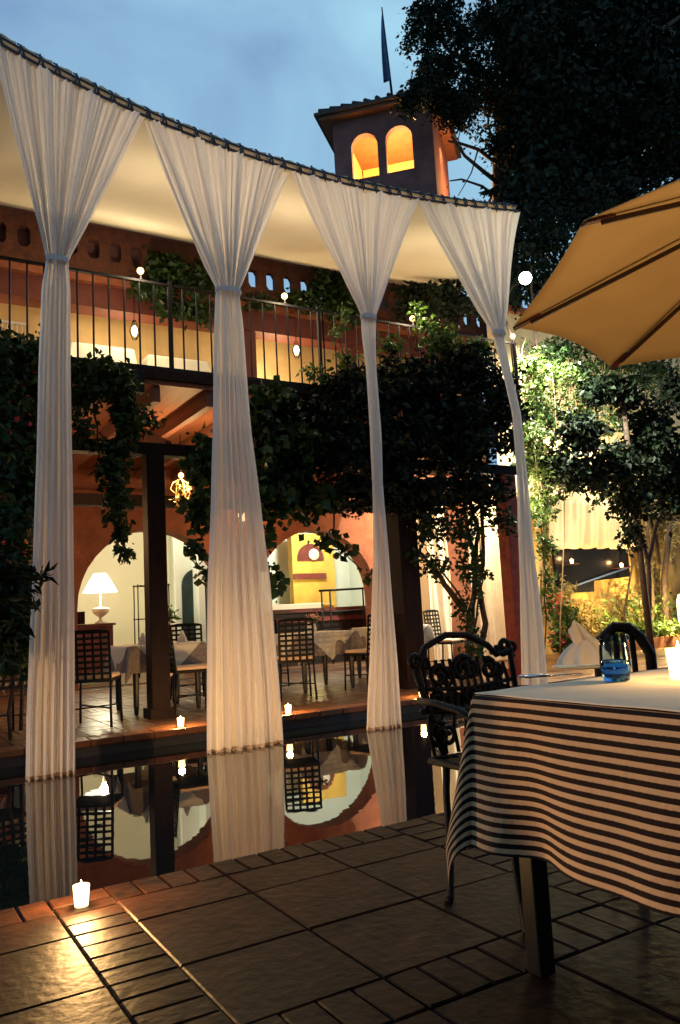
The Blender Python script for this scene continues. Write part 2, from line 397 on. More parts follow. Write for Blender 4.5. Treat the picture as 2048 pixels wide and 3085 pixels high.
# ------------------------------------------------------------------ ground, pool
def tiles(x0, x1, y0, y1, xs0, ys0, name, m_, T=.43, S=.21, z=0., gap=.0065):
    def cuts(lo, hi, ref):
        per = 3*T+S; k = math.floor((lo-ref)/per)-1; out = []; a = ref+k*per
        while a < hi:
            for w, t in ((S, 's'), (T, 't'), (T, 't'), (T, 't')):
                if a+w > lo and a < hi: out.append((max(a, lo), min(a+w, hi), t))
                a += w
        return [c for c in out if c[1]-c[0] > .03]
    mb = MB()
    for xa, xb, tx in cuts(x0, x1, xs0):
        for ya, yb, ty in cuts(y0, y1, ys0):
            nx = ny = 1
            if tx == 's' and ty == 't': ny = 4
            if tx == 't' and ty == 's': nx = 4
            edge = name == 'terrace_floor' and yb > y1-.02 and ty == 't' and tx == 't'
            cells = []
            for i in range(nx):
                for j in range(ny):
                    cells.append((xa+(xb-xa)*i/nx, xa+(xb-xa)*(i+1)/nx, ya+(yb-ya)*j/ny, ya+(yb-ya)*(j+1)/ny))
            if edge:
                cells = [(xa, xb, ya, y1-.19)] + [(xa+(xb-xa)*i/4, xa+(xb-xa)*(i+1)/4, y1-.19, y1) for i in range(4)]
            for a, b, c, d in cells:
                g = gap*random.uniform(.35, .6); h = z+random.uniform(-.0015, .0015); e = .005
                tx1, tx2 = random.uniform(-.0012, .0012), random.uniform(-.0012, .0012)
                a += g; b -= g; c += g; d -= g
                top = [(a+e, c+e, h+tx1), (b-e, c+e, h-tx1), (b-e, d-e, h-tx2), (a+e, d-e, h+tx2)]
                low = [(a, c, h-.005), (b, c, h-.005), (b, d, h-.005), (a, d, h-.005)]
                bot = [(a, c, h-.03), (b, c, h-.03), (b, d, h-.03), (a, d, h-.03)]
                mb.add(top+low+bot, [(0, 1, 2, 3)]+[(i+4, (i+1) % 4+4, (i+1) % 4, i) for i in range(4)]+[(i+8, (i+1) % 4+8, (i+1) % 4+4, i+4) for i in range(4)])
    o = mb.build(name, m_); return st(o)
EY, FY = 3.27, 7.36                       # near and far pool edges
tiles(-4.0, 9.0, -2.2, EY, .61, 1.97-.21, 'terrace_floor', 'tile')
g = MB().bb(-30, 40, -30, EY-.004, -.5, -.011).build('ground', 'grout'); st(g)
g = MB().bb(-4, 10.1, EY, FY, -1.0, -.95).build('pool_bottom', 'basin'); st(g)
g = MB().bb(-4, 10.1, EY+.004, FY-.004, -.16, -.14).build('pool_water', 'water'); st(g)
g = MB().bb(-30, 40, FY+.03, 60, -.6, -.012).build('ground', 'grout'); st(g)
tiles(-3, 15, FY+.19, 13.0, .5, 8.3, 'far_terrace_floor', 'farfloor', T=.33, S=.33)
# ledge kerb of long bricks
mb = MB()
x = -3.
while x < 15:
    w = random.uniform(.27, .30); mb.bb(x+.004, x+w-.004, FY-.03, FY+.185, -.055, .004+random.uniform(-.001, .001)); x += w
o = mb.build('pool_kerb', 'lip'); st(o); bevel(o, .008)
g = MB().bb(-3, 15, FY+.0, FY+.028, -.95, -.056).build('pool_side_wall', 'cheek'); st(g)
g = MB().bb(10.1, 40, EY-.004, FY+.03, -.5, -.013).build('ground', 'grout'); st(g)
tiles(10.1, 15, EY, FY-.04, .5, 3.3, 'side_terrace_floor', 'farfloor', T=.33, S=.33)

# ------------------------------------------------------------------ restaurant building
FA = 13.0
RB = thing('restaurant_building', (5, FA, 0), 'two-storey terracotta restaurant with lit arches below and ochre balcony loggia above', 'building')
mb = MB(); X0 = -3.2
cent = [-2.0, 1.1, 4.2, 7.3]
arch_wall(mb, (X0, FA, 0), (1, 0, 0), 15.2, 0, 3.55, [(c-X0, 1.27, 1.27, 0) for c in cent], .42)
mb.build('arcade_wall', 'terracotta', RB)
MB().bb(X0, 12, FA-.06, FA-.003, 3.02, 3.16).build('cornice', 'terracotta', RB)
DX = 8.15
MB().bb(X0, DX, 8.2, 12.998, 3.55, 3.70).build('balcony_floor', 'ceiling', RB)
MB().bb(X0, 12, 13.0, 17, 3.552, 3.70).build('loggia_floor', 'ceiling', RB)
MB().bb(X0, DX, 8.15, 8.197, 3.60, 3.705).build('fascia', 'wood', RB)
for i in range(18):
    x = -2.9+i*.62
    MB().bb(x, x+.09, 8.25, FA-.004, 3.37, 3.547).build('rafter', 'rafter', RB)
MB().bb(X0, DX, 8.32, 8.50, 2.80, 2.93).build('beam', 'wood', RB)
MB().bb(X0, DX, 10.95, 11.10, 2.62, 2.78).build('beam', 'wood', RB)
for i in range(7):                          # struts from beam up to the deck
    x = -1.6+i*1.5
    MB().beam((x, 8.41, 2.93), (x+.02, 9.7, 3.42), .07, .09).build('strut', 'rafter', RB)
for x0, x1, mm in ((2.62, 2.82, 'wood'), (5.88, 6.17, 'wood'), (7.74, 7.96, 'redpost'), (-.7, -.5, 'wood')):
    o = MB().bb(x0, x1, 8.31, 8.31+(x1-x0), .0, 2.80).build('post', mm, RB); bevel(o, .012)
    if mm == 'redpost': o['label'] = 'red brick post'
    o = MB().bb(x0-.03, x1+.03, 8.28, 8.34+(x1-x0), 0, .10).build('post_base', mm, RB)
# rooms behind the arches
MB().bb(X0, 12, 13.42, 16.6, -.03, .001).build('room_floor', 'farfloor', RB)
MB().bb(X0, 5.70, 16.6, 16.7, 0, 3.55).build('room_wall', 'cream', RB)
MB().bb(5.70, 12, 16.6, 16.72, 0, 3.55).build('room_wall', 'white', RB)
MB().bb(5.68, 5.80, 14.9, 16.6, 0, 3.55).build('room_wall', 'white', RB)
MB().bb(2.4, 2.5, 13.42, 16.6, 0, 3.55).build('room_wall', 'cream', RB)
MB().bb(10.2, 10.3, 13.42, 16.6, 0, 3.55).build('room_wall', 'white', RB)
# teal door with grey curtain in the back of the left room
mb = MB(); dx0, dx1, dz = 4.72, 5.42, 2.05
def arc_panel(mb, x0, x1, y0, y1, z0, zs, n=14):
    r = (x1-x0)/2; xc = (x0+x1)/2
    pts = [(x0, z0)]+[(xc+r*math.cos(math.pi*(1-i/n)), zs+r*math.sin(math.pi*(1-i/n))) for i in range(n+1)]+[(x1, z0)]
    k = len(pts); vs = [(a, y0, b) for a, b in pts]+[(a, y1, b) for a, b in pts]
    mb.add(vs, [tuple(range(k)), tuple(reversed(range(k, 2*k)))]+[(i, i+k, (i+1) % k+k, (i+1) % k) for i in range(k)])
p0 = at(555, 2000, 16.5); p1 = at(645, 2000, 16.5)
# the doorway stands in a short cross wall nearer the front
dD = 15.2; p0 = at(553, 1900, dD); p1 = at(650, 1900, dD); pt = at(600, 1712, dD); rr = (p1.x-p0.x)/2
MB().bb(p0.x-.12, p1.x+.25, dD+.06, dD+.16, 0, 3.55).build('room_wall', 'white', RB)
arc_panel(mb, p0.x, p1.x, dD+.02, dD+.058, 0, pt.z-rr); d_ = mb.build('door', 'door', RB)
mb = MB(); mb.grid(lambda u, v: (p0.x+.28+u*.30, dD-.02+.018*math.sin(u*34), .03+v*(pt.z-.25)), 40, 6); mb.build('door_curtain', 'curtaindark', RB, True)
# mustard niche in the right room
q0 = at(878, 1640, 15.9); q1 = at(1004, 1640, 15.9)
ND = 15.9
MB().bb(q0.x, q1.x, ND, ND+.2, 0, at(930, 1608, ND).z).build('niche_wall', 'mustard', RB)
a0 = at(897, 1690, ND-.03); a1 = at(976, 1690, ND-.03)
mb = MB(); arc_panel(mb, a0.x, a1.x, ND-.03, ND-.004, a0.z, a0.z+.05); mb.build('niche', 'sidewood', RB)
s0 = at(885, 1738, ND-.03)
MB().bb(s0.x, a1.x+.02, ND-.08, ND-.004, at(930, 1745, ND).z, at(930, 1728, ND).z).build('niche_shelf', 'sidewood', RB)
pc = at(948, 1670, ND-.1)
pl = MB(); pl.tube([(pc.x, ND-.07, pc.z), (pc.x, ND-.045, pc.z)], .13, 20); o = pl.build('wall_plate', 'whitepot', None, True)
tag(o, 'round white plate mounted in the dark arched niche of the mustard wall', 'plate')
# upper loggia
mb = MB(); MB().bb(X0, 12, FA, FA+.4, 6.27, 6.75).build('header', 'redcol', RB)
MB().bb(X0, 12, FA-.12, FA-.003, 6.66, 6.78).build('cornice', 'terracotta', RB)
for x in (-.6, 2.6, 5.98, 8.2, 10.6):
    MB().bb(x, x+.26, FA+.04, FA+.30, 3.70, 6.268).build('column', 'redcol', RB)
MB().bb(X0, 12, 14.4, 14.5, 3.7, 6.755).build('loggia_wall', 'ochre', RB)
MB().bb(X0, X0+.1, 13.4, 14.4, 3.7, 7.0).build('loggia_wall', 'ochre', RB)
MB().bb(11.9, 12, 13.4, 14.4, 3.7, 7.0).build('loggia_wall', 'ochre', RB)
MB().bb(X0, 12, FA+.4, 15.4, 6.76, 6.85).build('loggia_ceiling', 'rafter', RB)
# pierced parapet under the awning edge
mb = MB(); P_ = .37; z0p, z1p = 6.85, 7.72; x = X0
yf, yb = FA+.02, FA+.16
while x < 11.6:
    xc = x+P_/2; hh = []
    for i in range(12):
        a = 2*math.pi*i/12; k = 1.0 if i % 3 else .86
        hh.append((xc+.115*k*math.cos(a), 7.31+.20*k*math.sin(a)))
    def outer(i):
        a = 2*math.pi*i/12; c, s_ = math.cos(a), math.sin(a); t = min((P_/2)/max(abs(c), 1e-6), .435/max(abs(s_), 1e-6))
        return (xc+c*t, 7.285+s_*t)
    sq = [outer(i) for i in range(12)]
    for cx_, cz_, i in ((x+P_, z1p, 1), (x, z1p, 5), (x, z0p, 7), (x+P_, z0p, 11)): pass
    corners = {2: (x+P_, z1p), 4: (x, z1p), 8: (x, z0p), 10: (x+P_, z0p)}
    for i in corners: sq[i] = corners[i]
    sq[3] = (xc, z1p); sq[9] = (xc, z0p); sq[0] = (x+P_, 7.31); sq[6] = (x, 7.31); sq[1] = (x+P_, 7.5); sq[5] = (x, 7.5); sq[7] = (x, 7.05); sq[11] = (x+P_, 7.05)
    for i in range(12):
        j = (i+1) % 12
        for y in (yf, yb): mb.add([(hh[i][0], y, hh[i][1]), (hh[j][0], y, hh[j][1]), (sq[j][0], y, sq[j][1]), (sq[i][0], y, sq[i][1])], [(0, 1, 2, 3)])
        mb.add([(hh[i][0], yf, hh[i][1]), (hh[j][0], yf, hh[j][1]), (hh[j][0], yb, hh[j][1]), (hh[i][0], yb, hh[i][1])], [(0, 1, 2, 3)])
    x += P_
mb.build('pierced_parapet', 'parapet', RB)
MB().bb(X0, 12, FA, FA+.2, 7.722, 7.80).build('parapet_cap', 'parapet', RB)
MB().bb(X0, 6.1, 13.3, 13.4, 6.96, 7.9).build('roof_wall', 'towerwall', RB)
MB().bb(X0, 12, 13.2, 16.7, 6.86, 6.95).build('roof', 'roof', RB)

# balcony railing
RL = thing('balcony_railing', (4, 8.22, 3.70), 'black iron railing of thin vertical bars along the upper balcony', 'railing')
MB().bb(-2.5, 8.1, 8.205, 8.235, 4.70, 4.725).build('top_rail', 'iron', RL)
MB().bb(-2.5, 8.1, 8.195, 8.245, 3.72, 3.755).build('bottom_rail', 'iron', RL)
x = -2.4
while x < 8.1:
    MB().tube([(x, 8.22, 3.73), (x, 8.22, 4.70)], .011, 6).build('baluster', 'iron', RL); x += .165
for x in (-.9, 1.0, 2.9, 4.8, 6.6, 8.05):
    MB().bb(x-.018, x+.018, 8.20, 8.24, 3.71, 4.76).build('newel', 'iron', RL)
for x in (2.45, 4.3, 6.1):
    MB().bb(x, x+.10, 8.10, 8.19, 3.42, 3.71).build('bracket', 'iron', RL)

# globes along the top rail
for i, (px, py, wd) in enumerate([(423, 828, 'nearest the left end'), (857, 900, 'above the gap between second and third drapes'), (1243, 970, 'just right of the third drape'), (1545, 1022, 'by the umbrella tip')]):
    p = at(px, py, 8.22)
    t = thing('globe_lamp', (p.x, 8.22, 4.727), 'glowing globe lamp on the balcony rail '+wd, 'lamp', 'globe lamps on the balcony rail')
    MB().lathe([(.02, 0), (.02, .015), (.008, .02), (.012, .05)], (p.x, 8.22, 4.727), 12).build('stem', 'iron', t, True)
    MB().ball((p.x, 8.22, 4.727+.10), .038, 16, 10).build('globe', 'bulb', t, True)
    lamp('globe_light', (p.x, 8.22-.12, 4.86), 40, (1, .76, .48), .05)

# ------------------------------------------------------------------ awning and its laced cable
CY = 6.6
cab_px = [(-160, 30), (0, 120), (215, 238), (430, 340), (650, 425), (870, 500), (1065, 550), (1255, 592), (1410, 612), (1560, 628)]
cab = [at(x, y, CY) for x, y in cab_px]
cx_ = np.array([p.x for p in cab]); cz_ = np.array([p.z for p in cab])
co = np.polyfit(cx_, cz_, 3)
def cz(x): return float(np.polyval(co, x))
XL, XR = -.2, cab[-1].x
AW = thing('awning', (3.4, CY, 5.2), 'large cream canvas awning stretched from the pool cable to the building', 'awning')
def awf(u, v):
    xn = XL+(XR-XL)*u; xf = -3.0+(11.0+3.0)*u
    yn = CY+.02; zn = cz(xn)+.03; yf_, zf = FA-.02, 7.74
    y = yn+(yf_-yn)*v; x = xn+(xf-xn)*v
    return (x, y, zn+(zf-zn)*v-.22*math.sin(math.pi*v)-.035*abs(math.sin(u*math.pi*7))*math.sin(math.pi*min(1, v*1.1)))
solid(MB().grid(awf, 112, 30).build('canopy', 'awning', AW, True), .006)
mb = MB(); mb.tube([(x, CY+.015, cz(x)+.045) for x in np.linspace(XL, XR, 60)], .012, 6); mb.build('edge_rope', 'rope', AW, True)
CB = MB(); CB.tube([(x, CY-.01, cz(x)-.035) for x in np.linspace(XL, XR, 60)], .014, 6)
o = CB.build('drape_cable', 'rope', None, True); tag(o, 'dark sagging cable that carries the four white drapes', 'cable')
x = XL; i = 0
while x < XR-.1:
    mb = MB(); z = cz(x); jj = .006*math.sin(i*3.7)
    mb.tube([(x, CY-.02, z-.055), (x+.012, CY-.035, z+.0), (x+.02, CY+.0, z+.065+jj), (x+.045, CY+.035, z+.06), (x+.05, CY+.01, z-.05)], .008, 5)
    mb.tube([(x-.01, CY-.02, z+.05), (x+.02, CY-.03, z+.03), (x+.05, CY-.02, z-.045)], .008, 5)
    w = .105+.02*math.sin(i*1.9)
    tb = MB(); z2 = cz(x+w)
    tb.grid(lambda u, v: (x+.045+w*u+.008*math.sin(v*3+i), CY+.004+.012*math.sin(v*3.1), (z+(z2-z)*u)-.022+.082*v+.006*math.sin(u*6+i)), 5, 4)
    solid(tb.build('tab', 'hem', AW, True), .004)
    mb.build('lacing', 'rope', AW, True)
    x += w+.05+.01*math.sin(i*2.1); i += 1

# ------------------------------------------------------------------ white drapes
def cloth_strip(name, rows, label, lean=0., seed=0, y0=CY, mat_='sheer', cat='curtain', group='white drapes along the pool', tiez=None, npl=15):
    """rows = [(xL, xR, z, pleat depth)] from top to bottom"""
    g = np.random.default_rng(seed); ph = g.uniform(0, 6.28, 6)
    zs = np.array([r[2] for r in rows])[::-1]; xl = np.array([r[0] for r in rows])[::-1]; xr = np.array([r[1] for r in rows])[::-1]; am = np.array([r[3] for r in rows])[::-1]
    root = thing(name, ((rows[-1][0]+rows[-1][1])/2, y0, rows[-1][2]), label, cat, group)
    ztop, zbot = rows[0][2], rows[-1][2]; NU, NV = 330, 90
    def fn(u, v):
        tt = v; z = ztop+(zbot-ztop)*tt
        a = np.interp(z, zs, xl); b = np.interp(z, zs, xr); A = np.interp(z, zs, am)
        w = u+.012*math.sin(u*23+ph[0]+tt*2)
        x = a+(b-a)*u
        k = npl
        wf = 0. if tiez is None else max(0., min(1., (z-tiez+.25)/.5))
        fine = .75*math.sin(w*k*6.283+ph[1]+1.1*math.sin(tt*3+u*5)+.9*math.sin(u*11+ph[0]))+.35*math.sin(w*k*2.3*6.283+ph[2]+tt*1.5)+1.1*math.sin(w*k*.31*6.283+ph[3])+.6*math.sin(w*k*.17*6.283+ph[5])
        broad = 1.25*math.sin(w*k*.33*6.283+ph[1]+.8*math.sin(tt*2.2+ph[2])+1.1*math.sin(u*6+ph[0]))+.55*math.sin(w*k*.61*6.283+ph[4]+tt*1.2)+.22*math.sin(w*k*1.3*6.283+ph[2])
        y = A*(fine*wf+broad*(1-wf))
        y += .35*(b-a)*(2*u-1)**2*min(1, A*18)*.4*(1-math.exp(-tt*14))
        y += .20*A*wf*math.sin(w*k*4.1*6.283+ph[5])+.008*math.sin(z*4+u*9)*math.sin(z*1.3+ph[2])
        x += A*.35*math.cos(w*k*6.283+ph[4])*wf
        return (x, y0+y, z)
    if rows[0][2] > 4.8 and y0 == CY:
        def fn2(u, v):
            x, y, z = fn(u, v)
            xt = rows[0][0]+(rows[0][1]-rows[0][0])*u
            dz = cz(xt)-.05-rows[0][2]
            f = max(0., (z-3.98)/(rows[0][2]-3.98))
            zz = z+dz*f**1.0
            return (x, y, zz+.004*math.sin(u*150))
        f_ = fn2
    else: f_ = fn
    o = MB().grid(f_, NU, NV).build('panel', mat_, root, True)
    # gathered hem with a darker stitched band
    if rows[-1][2] < 0:
        z = rows[-1][2]
        MB().grid(lambda u, v: (lambda p: (p[0]*1.0, p[1]-.004, z+.004+.022*v+.006*math.sin(u*40)))(f_(u, 1-.022*v/(ztop-zbot))), NU, 2).build('hem', 'hem2', root, True)
    if tiez is not None:
        a = float(np.interp(tiez, zs, xl)); b = float(np.interp(tiez, zs, xr)); c = (a+b)/2; rx = (b-a)/2+.006
        tm = MB(); n = 28
        for k, zz in enumerate((-.028, -.012, .012, .028)):
            pass
        tm.grid(lambda u, v: (c+rx*(1.0+.05*math.sin(v*3.14))*math.cos(u*6.283), y0+(rx*.62)*math.sin(u*6.283), tiez-.022+.044*v), n, 4)
        tm.build('tie_band', 'tie', root, True)
    return root
M['hem2'] = mat('drape_hem', (.60, .46, .36), .8, trans=.3, var=.3, vscale=20)
def rows_px(L, Y=CY): 
    out = []
    for xa, xb, y, A in L:
        a = at(xa, y, Y); b = at(xb, y, Y); out.append((a.x, b.x, (a.z+b.z)/2, A))
    return out
def seg(L):                      # finish at the water
    r = rows_px(L); a = r[-1]; r[-1] = (a[0], a[1], -.138, a[3]); return r
# top rows need the top corner positions along the cable
def mk(idx, tl, tr, L, label, seed, npl):
    a = at(tl[0], tl[1], CY); b = at(tr[0], tr[1], CY)
    r = seg(L); zt = (a.z+b.z)/2-.02
    r = [(a.x, b.x, zt, .022)]+r
    return cloth_strip('drape', r, label, seed=seed, tiez=at(*TIE[idx], CY).z, npl=npl)
TIE = [(172, 782), (690, 878), (1108, 955), (1503, 1003)]
mk(0, (-25, 105), (432, 341), [(141, 203, 778, 0.031), (140, 205, 800, 0.031), (130, 213, 860, 0.031), (120, 214, 1100, 0.029), (113, 220, 1400, 0.029), (98, 228, 1800, 0.029), (82, 232, 2150, 0.029), (80, 232, 2342, 0.029)],
   'leftmost white sheer drape, tied high and falling straight to the water', 3, 21)
mk(1, (438, 343), (872, 502), [(654, 722, 872, 0.031), (652, 724, 895, 0.031), (649, 732, 990, 0.031), (645, 758, 1300, 0.029), (641, 785, 1500, 0.032), (633, 815, 1750, 0.035), (628, 846, 2050, 0.035), (628, 861, 2250, 0.035)],
   'widest white sheer drape, second from the left, flaring toward the water', 5, 23)
mk(2, (876, 503), (1255, 592), [(1088, 1130, 948, 0.025), (1090, 1130, 970, 0.022), (1104, 1132, 1090, 0.014), (1118, 1148, 1300, 0.013), (1124, 1154, 1450, 0.013), (1128, 1172, 1700, 0.018), (1118, 1200, 2000, 0.022), (1110, 1216, 2200, 0.026)],
   'thin twisted white drape, third from the left, beside the dark vine', 8, 19)
mk(3, (1259, 593), (1560, 628), [(1482, 1520, 990, 0.022), (1488, 1518, 1012, 0.019), (1510, 1535, 1100, 0.011), (1545, 1570, 1250, 0.011), (1558, 1588, 1450, 0.013), (1566, 1608, 1650, 0.018), (1572, 1640, 1900, 0.022), (1576, 1658, 2140, 0.022)],
   'rightmost white drape, bulging round the post behind the striped table', 13, 17)

# ------------------------------------------------------------------ vegetation
def vine(name, label, cat, stems, blobs, m_='leaf', size=.07, ratio=.6, seed=1, flowers=None, shell=.5, stemm='bark', group=None, sr=.018):
    first = Vector(stems[0][0]); root = thing(name, (first.x, first.y, first.z), label, cat, group)
    for s in stems:
        mb = MB(); s = [Vector(p) for p in s]; n = len(s)
        pts = []
        for i in range(n-1):
            for k in range(4):
                p = s[i].lerp(s[i+1], k/4); pts.append(p+Vector((random.uniform(-1, 1), random.uniform(-1, 1), 0))*.02)
        pts.append(s[-1]); L = len(pts)
        mb.tube(pts, [sr*(1-.7*i/L) for i in range(L)], 6)
        mb.build('stem', stemm, root, True)
    leafobj('foliage', blobs, m_, root, size=size, ratio=ratio, seed=seed, shell=shell)
    if flowers: leafobj('blossom', flowers, 'flower' if m_ != 'leaflime' else 'pinkflower', root, size=.05, ratio=.9, seed=seed+50)
    return root
def A(px, py, Y): return tuple(at(px, py, Y))
# left column of vine
vine('climbing_vine', 'dense dark vine with red blossoms covering the left end of the veranda', 'climbing plant',
     [[A(30, 2230, 7.9), A(40, 1900, 7.9), A(20, 1500, 7.9), A(60, 1100, 7.9)], [A(60, 2200, 7.9), A(80, 1700, 7.9), A(110, 1300, 7.9)]],
     [B(30, 1080, 7.9, 85, 75, 1700), B(95, 1150, 8.0, 60, 80, 900), B(20, 1230, 7.8, 50, 90, 700), B(95, 1330, 8, 45, 90, 800), B(30, 1400, 7.9, 60, 90, 900),
      B(90, 1500, 7.9, 40, 90, 600), B(30, 1570, 7.9, 45, 80, 500), B(20, 1720, 7.8, 70, 110, 1300), B(60, 1850, 7.8, 60, 90, 800), B(20, 1960, 7.8, 50, 60, 600)],
     flowers=[B(40, 1300, 7.8, 60, 250, 50, .3), B(40, 1650, 7.7, 50, 60, 25, .3)], size=.085, seed=2)
vine('hanging_vine', 'green vine hanging over the rail between the first drape and the dark post', 'climbing plant',
     [[A(330, 1130, 8.05), A(370, 1300, 8.1), A(350, 1500, 8.1), A(375, 1680, 8.1)], [A(240, 1110, 8.05), A(280, 1200, 8.1), A(300, 1380, 8.1)]],
     [B(300, 1120, 8.05, 85, 28, 700, .25), B(350, 1160, 8.05, 60, 55, 900, .25), B(300, 1080, 8.05, 40, 16, 60, .2), B(250, 1180, 8.05, 45, 70, 500, .2), B(385, 1260, 8.05, 38, 70, 600, .2), B(240, 1290, 8.05, 30, 50, 180, .2),
      B(345, 1390, 8.1, 45, 80, 700, .2), B(350, 1510, 8.1, 38, 70, 400, .18), B(365, 1610, 8.1, 25, 55, 160, .12), B(375, 1670, 8.1, 28, 22, 60, .1), B(440, 1260, 8.1, 50, 30, 120, .2)],
     size=.075, seed=3)
vine('climbing_vine', 'vine with big round leaves hanging beside the second drape over the arches', 'climbing plant',
     [[A(900, 1250, 8.1), A(800, 1450, 8.1), A(690, 1600, 8.1), A(600, 1700, 8.0)], [A(1000, 1250, 8.1), A(1000, 1500, 8.1), A(1010, 1640, 8.1), A(1090, 1720, 8.05)]],
     [B(820, 1210, 8.1, 70, 55, 525, .3), B(870, 1350, 8.1, 100, 95, 1125, .35), B(800, 1480, 8.1, 60, 90, 525, .3), B(620, 1390, 8.1, 60, 100, 487, .25), B(600, 1540, 8.05, 40, 65, 195, .2),
      B(800, 1620, 8.05, 30, 50, 52, .15), B(830, 1740, 8.05, 28, 75, 60, .12), B(590, 1650, 8.05, 50, 35, 52, .15), B(620, 1720, 8.05, 35, 35, 41, .12),
      B(980, 1620, 8.05, 50, 25, 45, .12), B(1030, 1650, 8.05, 40, 25, 33, .12), B(1110, 1730, 8.0, 35, 22, 18, .1), B(930, 1500, 8.1, 90, 60, 525, .3)],
     size=.10, ratio=.85, seed=4, shell=.6)
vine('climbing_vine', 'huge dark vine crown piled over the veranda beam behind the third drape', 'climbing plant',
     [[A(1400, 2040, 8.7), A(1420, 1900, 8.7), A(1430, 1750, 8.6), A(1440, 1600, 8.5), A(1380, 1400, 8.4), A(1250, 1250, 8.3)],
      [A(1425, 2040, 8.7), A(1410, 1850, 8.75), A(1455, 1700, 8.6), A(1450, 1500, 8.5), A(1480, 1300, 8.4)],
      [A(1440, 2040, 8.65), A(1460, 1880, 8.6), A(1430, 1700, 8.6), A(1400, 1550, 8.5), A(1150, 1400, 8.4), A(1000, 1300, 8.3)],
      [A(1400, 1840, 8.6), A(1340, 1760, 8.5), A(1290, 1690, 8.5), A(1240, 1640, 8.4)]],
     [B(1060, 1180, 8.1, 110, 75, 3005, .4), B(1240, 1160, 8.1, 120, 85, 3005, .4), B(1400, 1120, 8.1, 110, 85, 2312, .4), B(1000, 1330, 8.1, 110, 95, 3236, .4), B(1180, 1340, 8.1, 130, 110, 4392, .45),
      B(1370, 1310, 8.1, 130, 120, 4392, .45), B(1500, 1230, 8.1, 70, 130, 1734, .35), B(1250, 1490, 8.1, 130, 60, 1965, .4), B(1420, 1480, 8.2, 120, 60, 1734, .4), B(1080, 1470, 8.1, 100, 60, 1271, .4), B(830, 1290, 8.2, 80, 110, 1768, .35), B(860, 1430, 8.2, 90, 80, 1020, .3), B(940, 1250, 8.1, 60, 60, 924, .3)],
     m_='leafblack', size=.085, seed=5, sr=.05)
vine('climbing_vine', 'loose leafy vine around the twisted trunk between the dark post and brick post', 'climbing plant',
     [[A(1410, 1830, 8.5), A(1330, 1720, 8.45), A(1280, 1650, 8.4)], [A(1430, 1900, 8.5), A(1450, 1750, 8.5), A(1440, 1560, 8.4)]],
     [B(1290, 1590, 8.3, 60, 60, 375, .25), B(1390, 1590, 8.3, 60, 60, 345, .25), B(1310, 1700, 8.4, 55, 45, 180, .2), B(1410, 1700, 8.4, 50, 70, 247, .2), B(1250, 1680, 8.3, 30, 30, 75, .15),
      B(1400, 1830, 8.5, 35, 60, 150, .15), B(1430, 1930, 8.5, 50, 60, 195, .2), B(1500, 1560, 8.3, 40, 50, 150, .2), B(1540, 1570, 8.2, 18, 40, 52, .12)],
     size=.075, seed=6, m_='leaf')
vine('climbing_vine', 'bright green leafy vine climbing the balcony rail right of the third drape', 'climbing plant',
     [[A(1250, 1150, 8.0), A(1260, 1000, 8.0), A(1250, 920, 8.0)], [A(1050, 1130, 8.0), A(1020, 1000, 8.0), A(1040, 930, 8.0)], [A(1400, 1100, 8.0), A(1380, 1010, 8.0)]],
     [B(1255, 930, 8.0, 22, 35, 60, .12), B(1290, 980, 8.0, 50, 30, 130, .15), B(1330, 1030, 8.0, 70, 40, 330, .2), B(1430, 1050, 8.0, 60, 35, 260, .2), B(1180, 1040, 8.0, 50, 35, 140, .15),
      B(1035, 940, 8.0, 22, 35, 50, .12), B(1010, 1000, 8.0, 25, 30, 45, .12), B(950, 1120, 8.0, 40, 30, 70, .15), B(1040, 1080, 8.0, 40, 35, 110, .15)],
     m_='leafbush', size=.075, seed=7, sr=.01)
vine('roof_vine', 'dark ivy draped over the pierced parapet above the loggia left of centre', 'climbing plant',
     [[A(500, 860, 12.7), A(560, 900, 12.7), A(620, 930, 12.7)]],
     [B(520, 820, 12.7, 70, 50, 700, .25), B(600, 850, 12.7, 50, 55, 500, .25), B(450, 870, 12.7, 60, 30, 350, .25), B(560, 930, 12.7, 90, 35, 380, .2), B(480, 790, 12.7, 40, 30, 200, .2)], size=.11, seed=8)
vine('roof_vine', 'dark ivy on the parapet between the second and third drapes', 'climbing plant',
     [[A(900, 880, 12.7), A(960, 920, 12.7), A(1040, 930, 12.7)]],
     [B(1000, 860, 12.7, 80, 45, 800, .25), B(930, 910, 12.7, 120, 30, 600, .25), B(1050, 930, 12.7, 60, 50, 500, .25), B(780, 910, 12.7, 50, 22, 200, .2)], size=.11, seed=9)
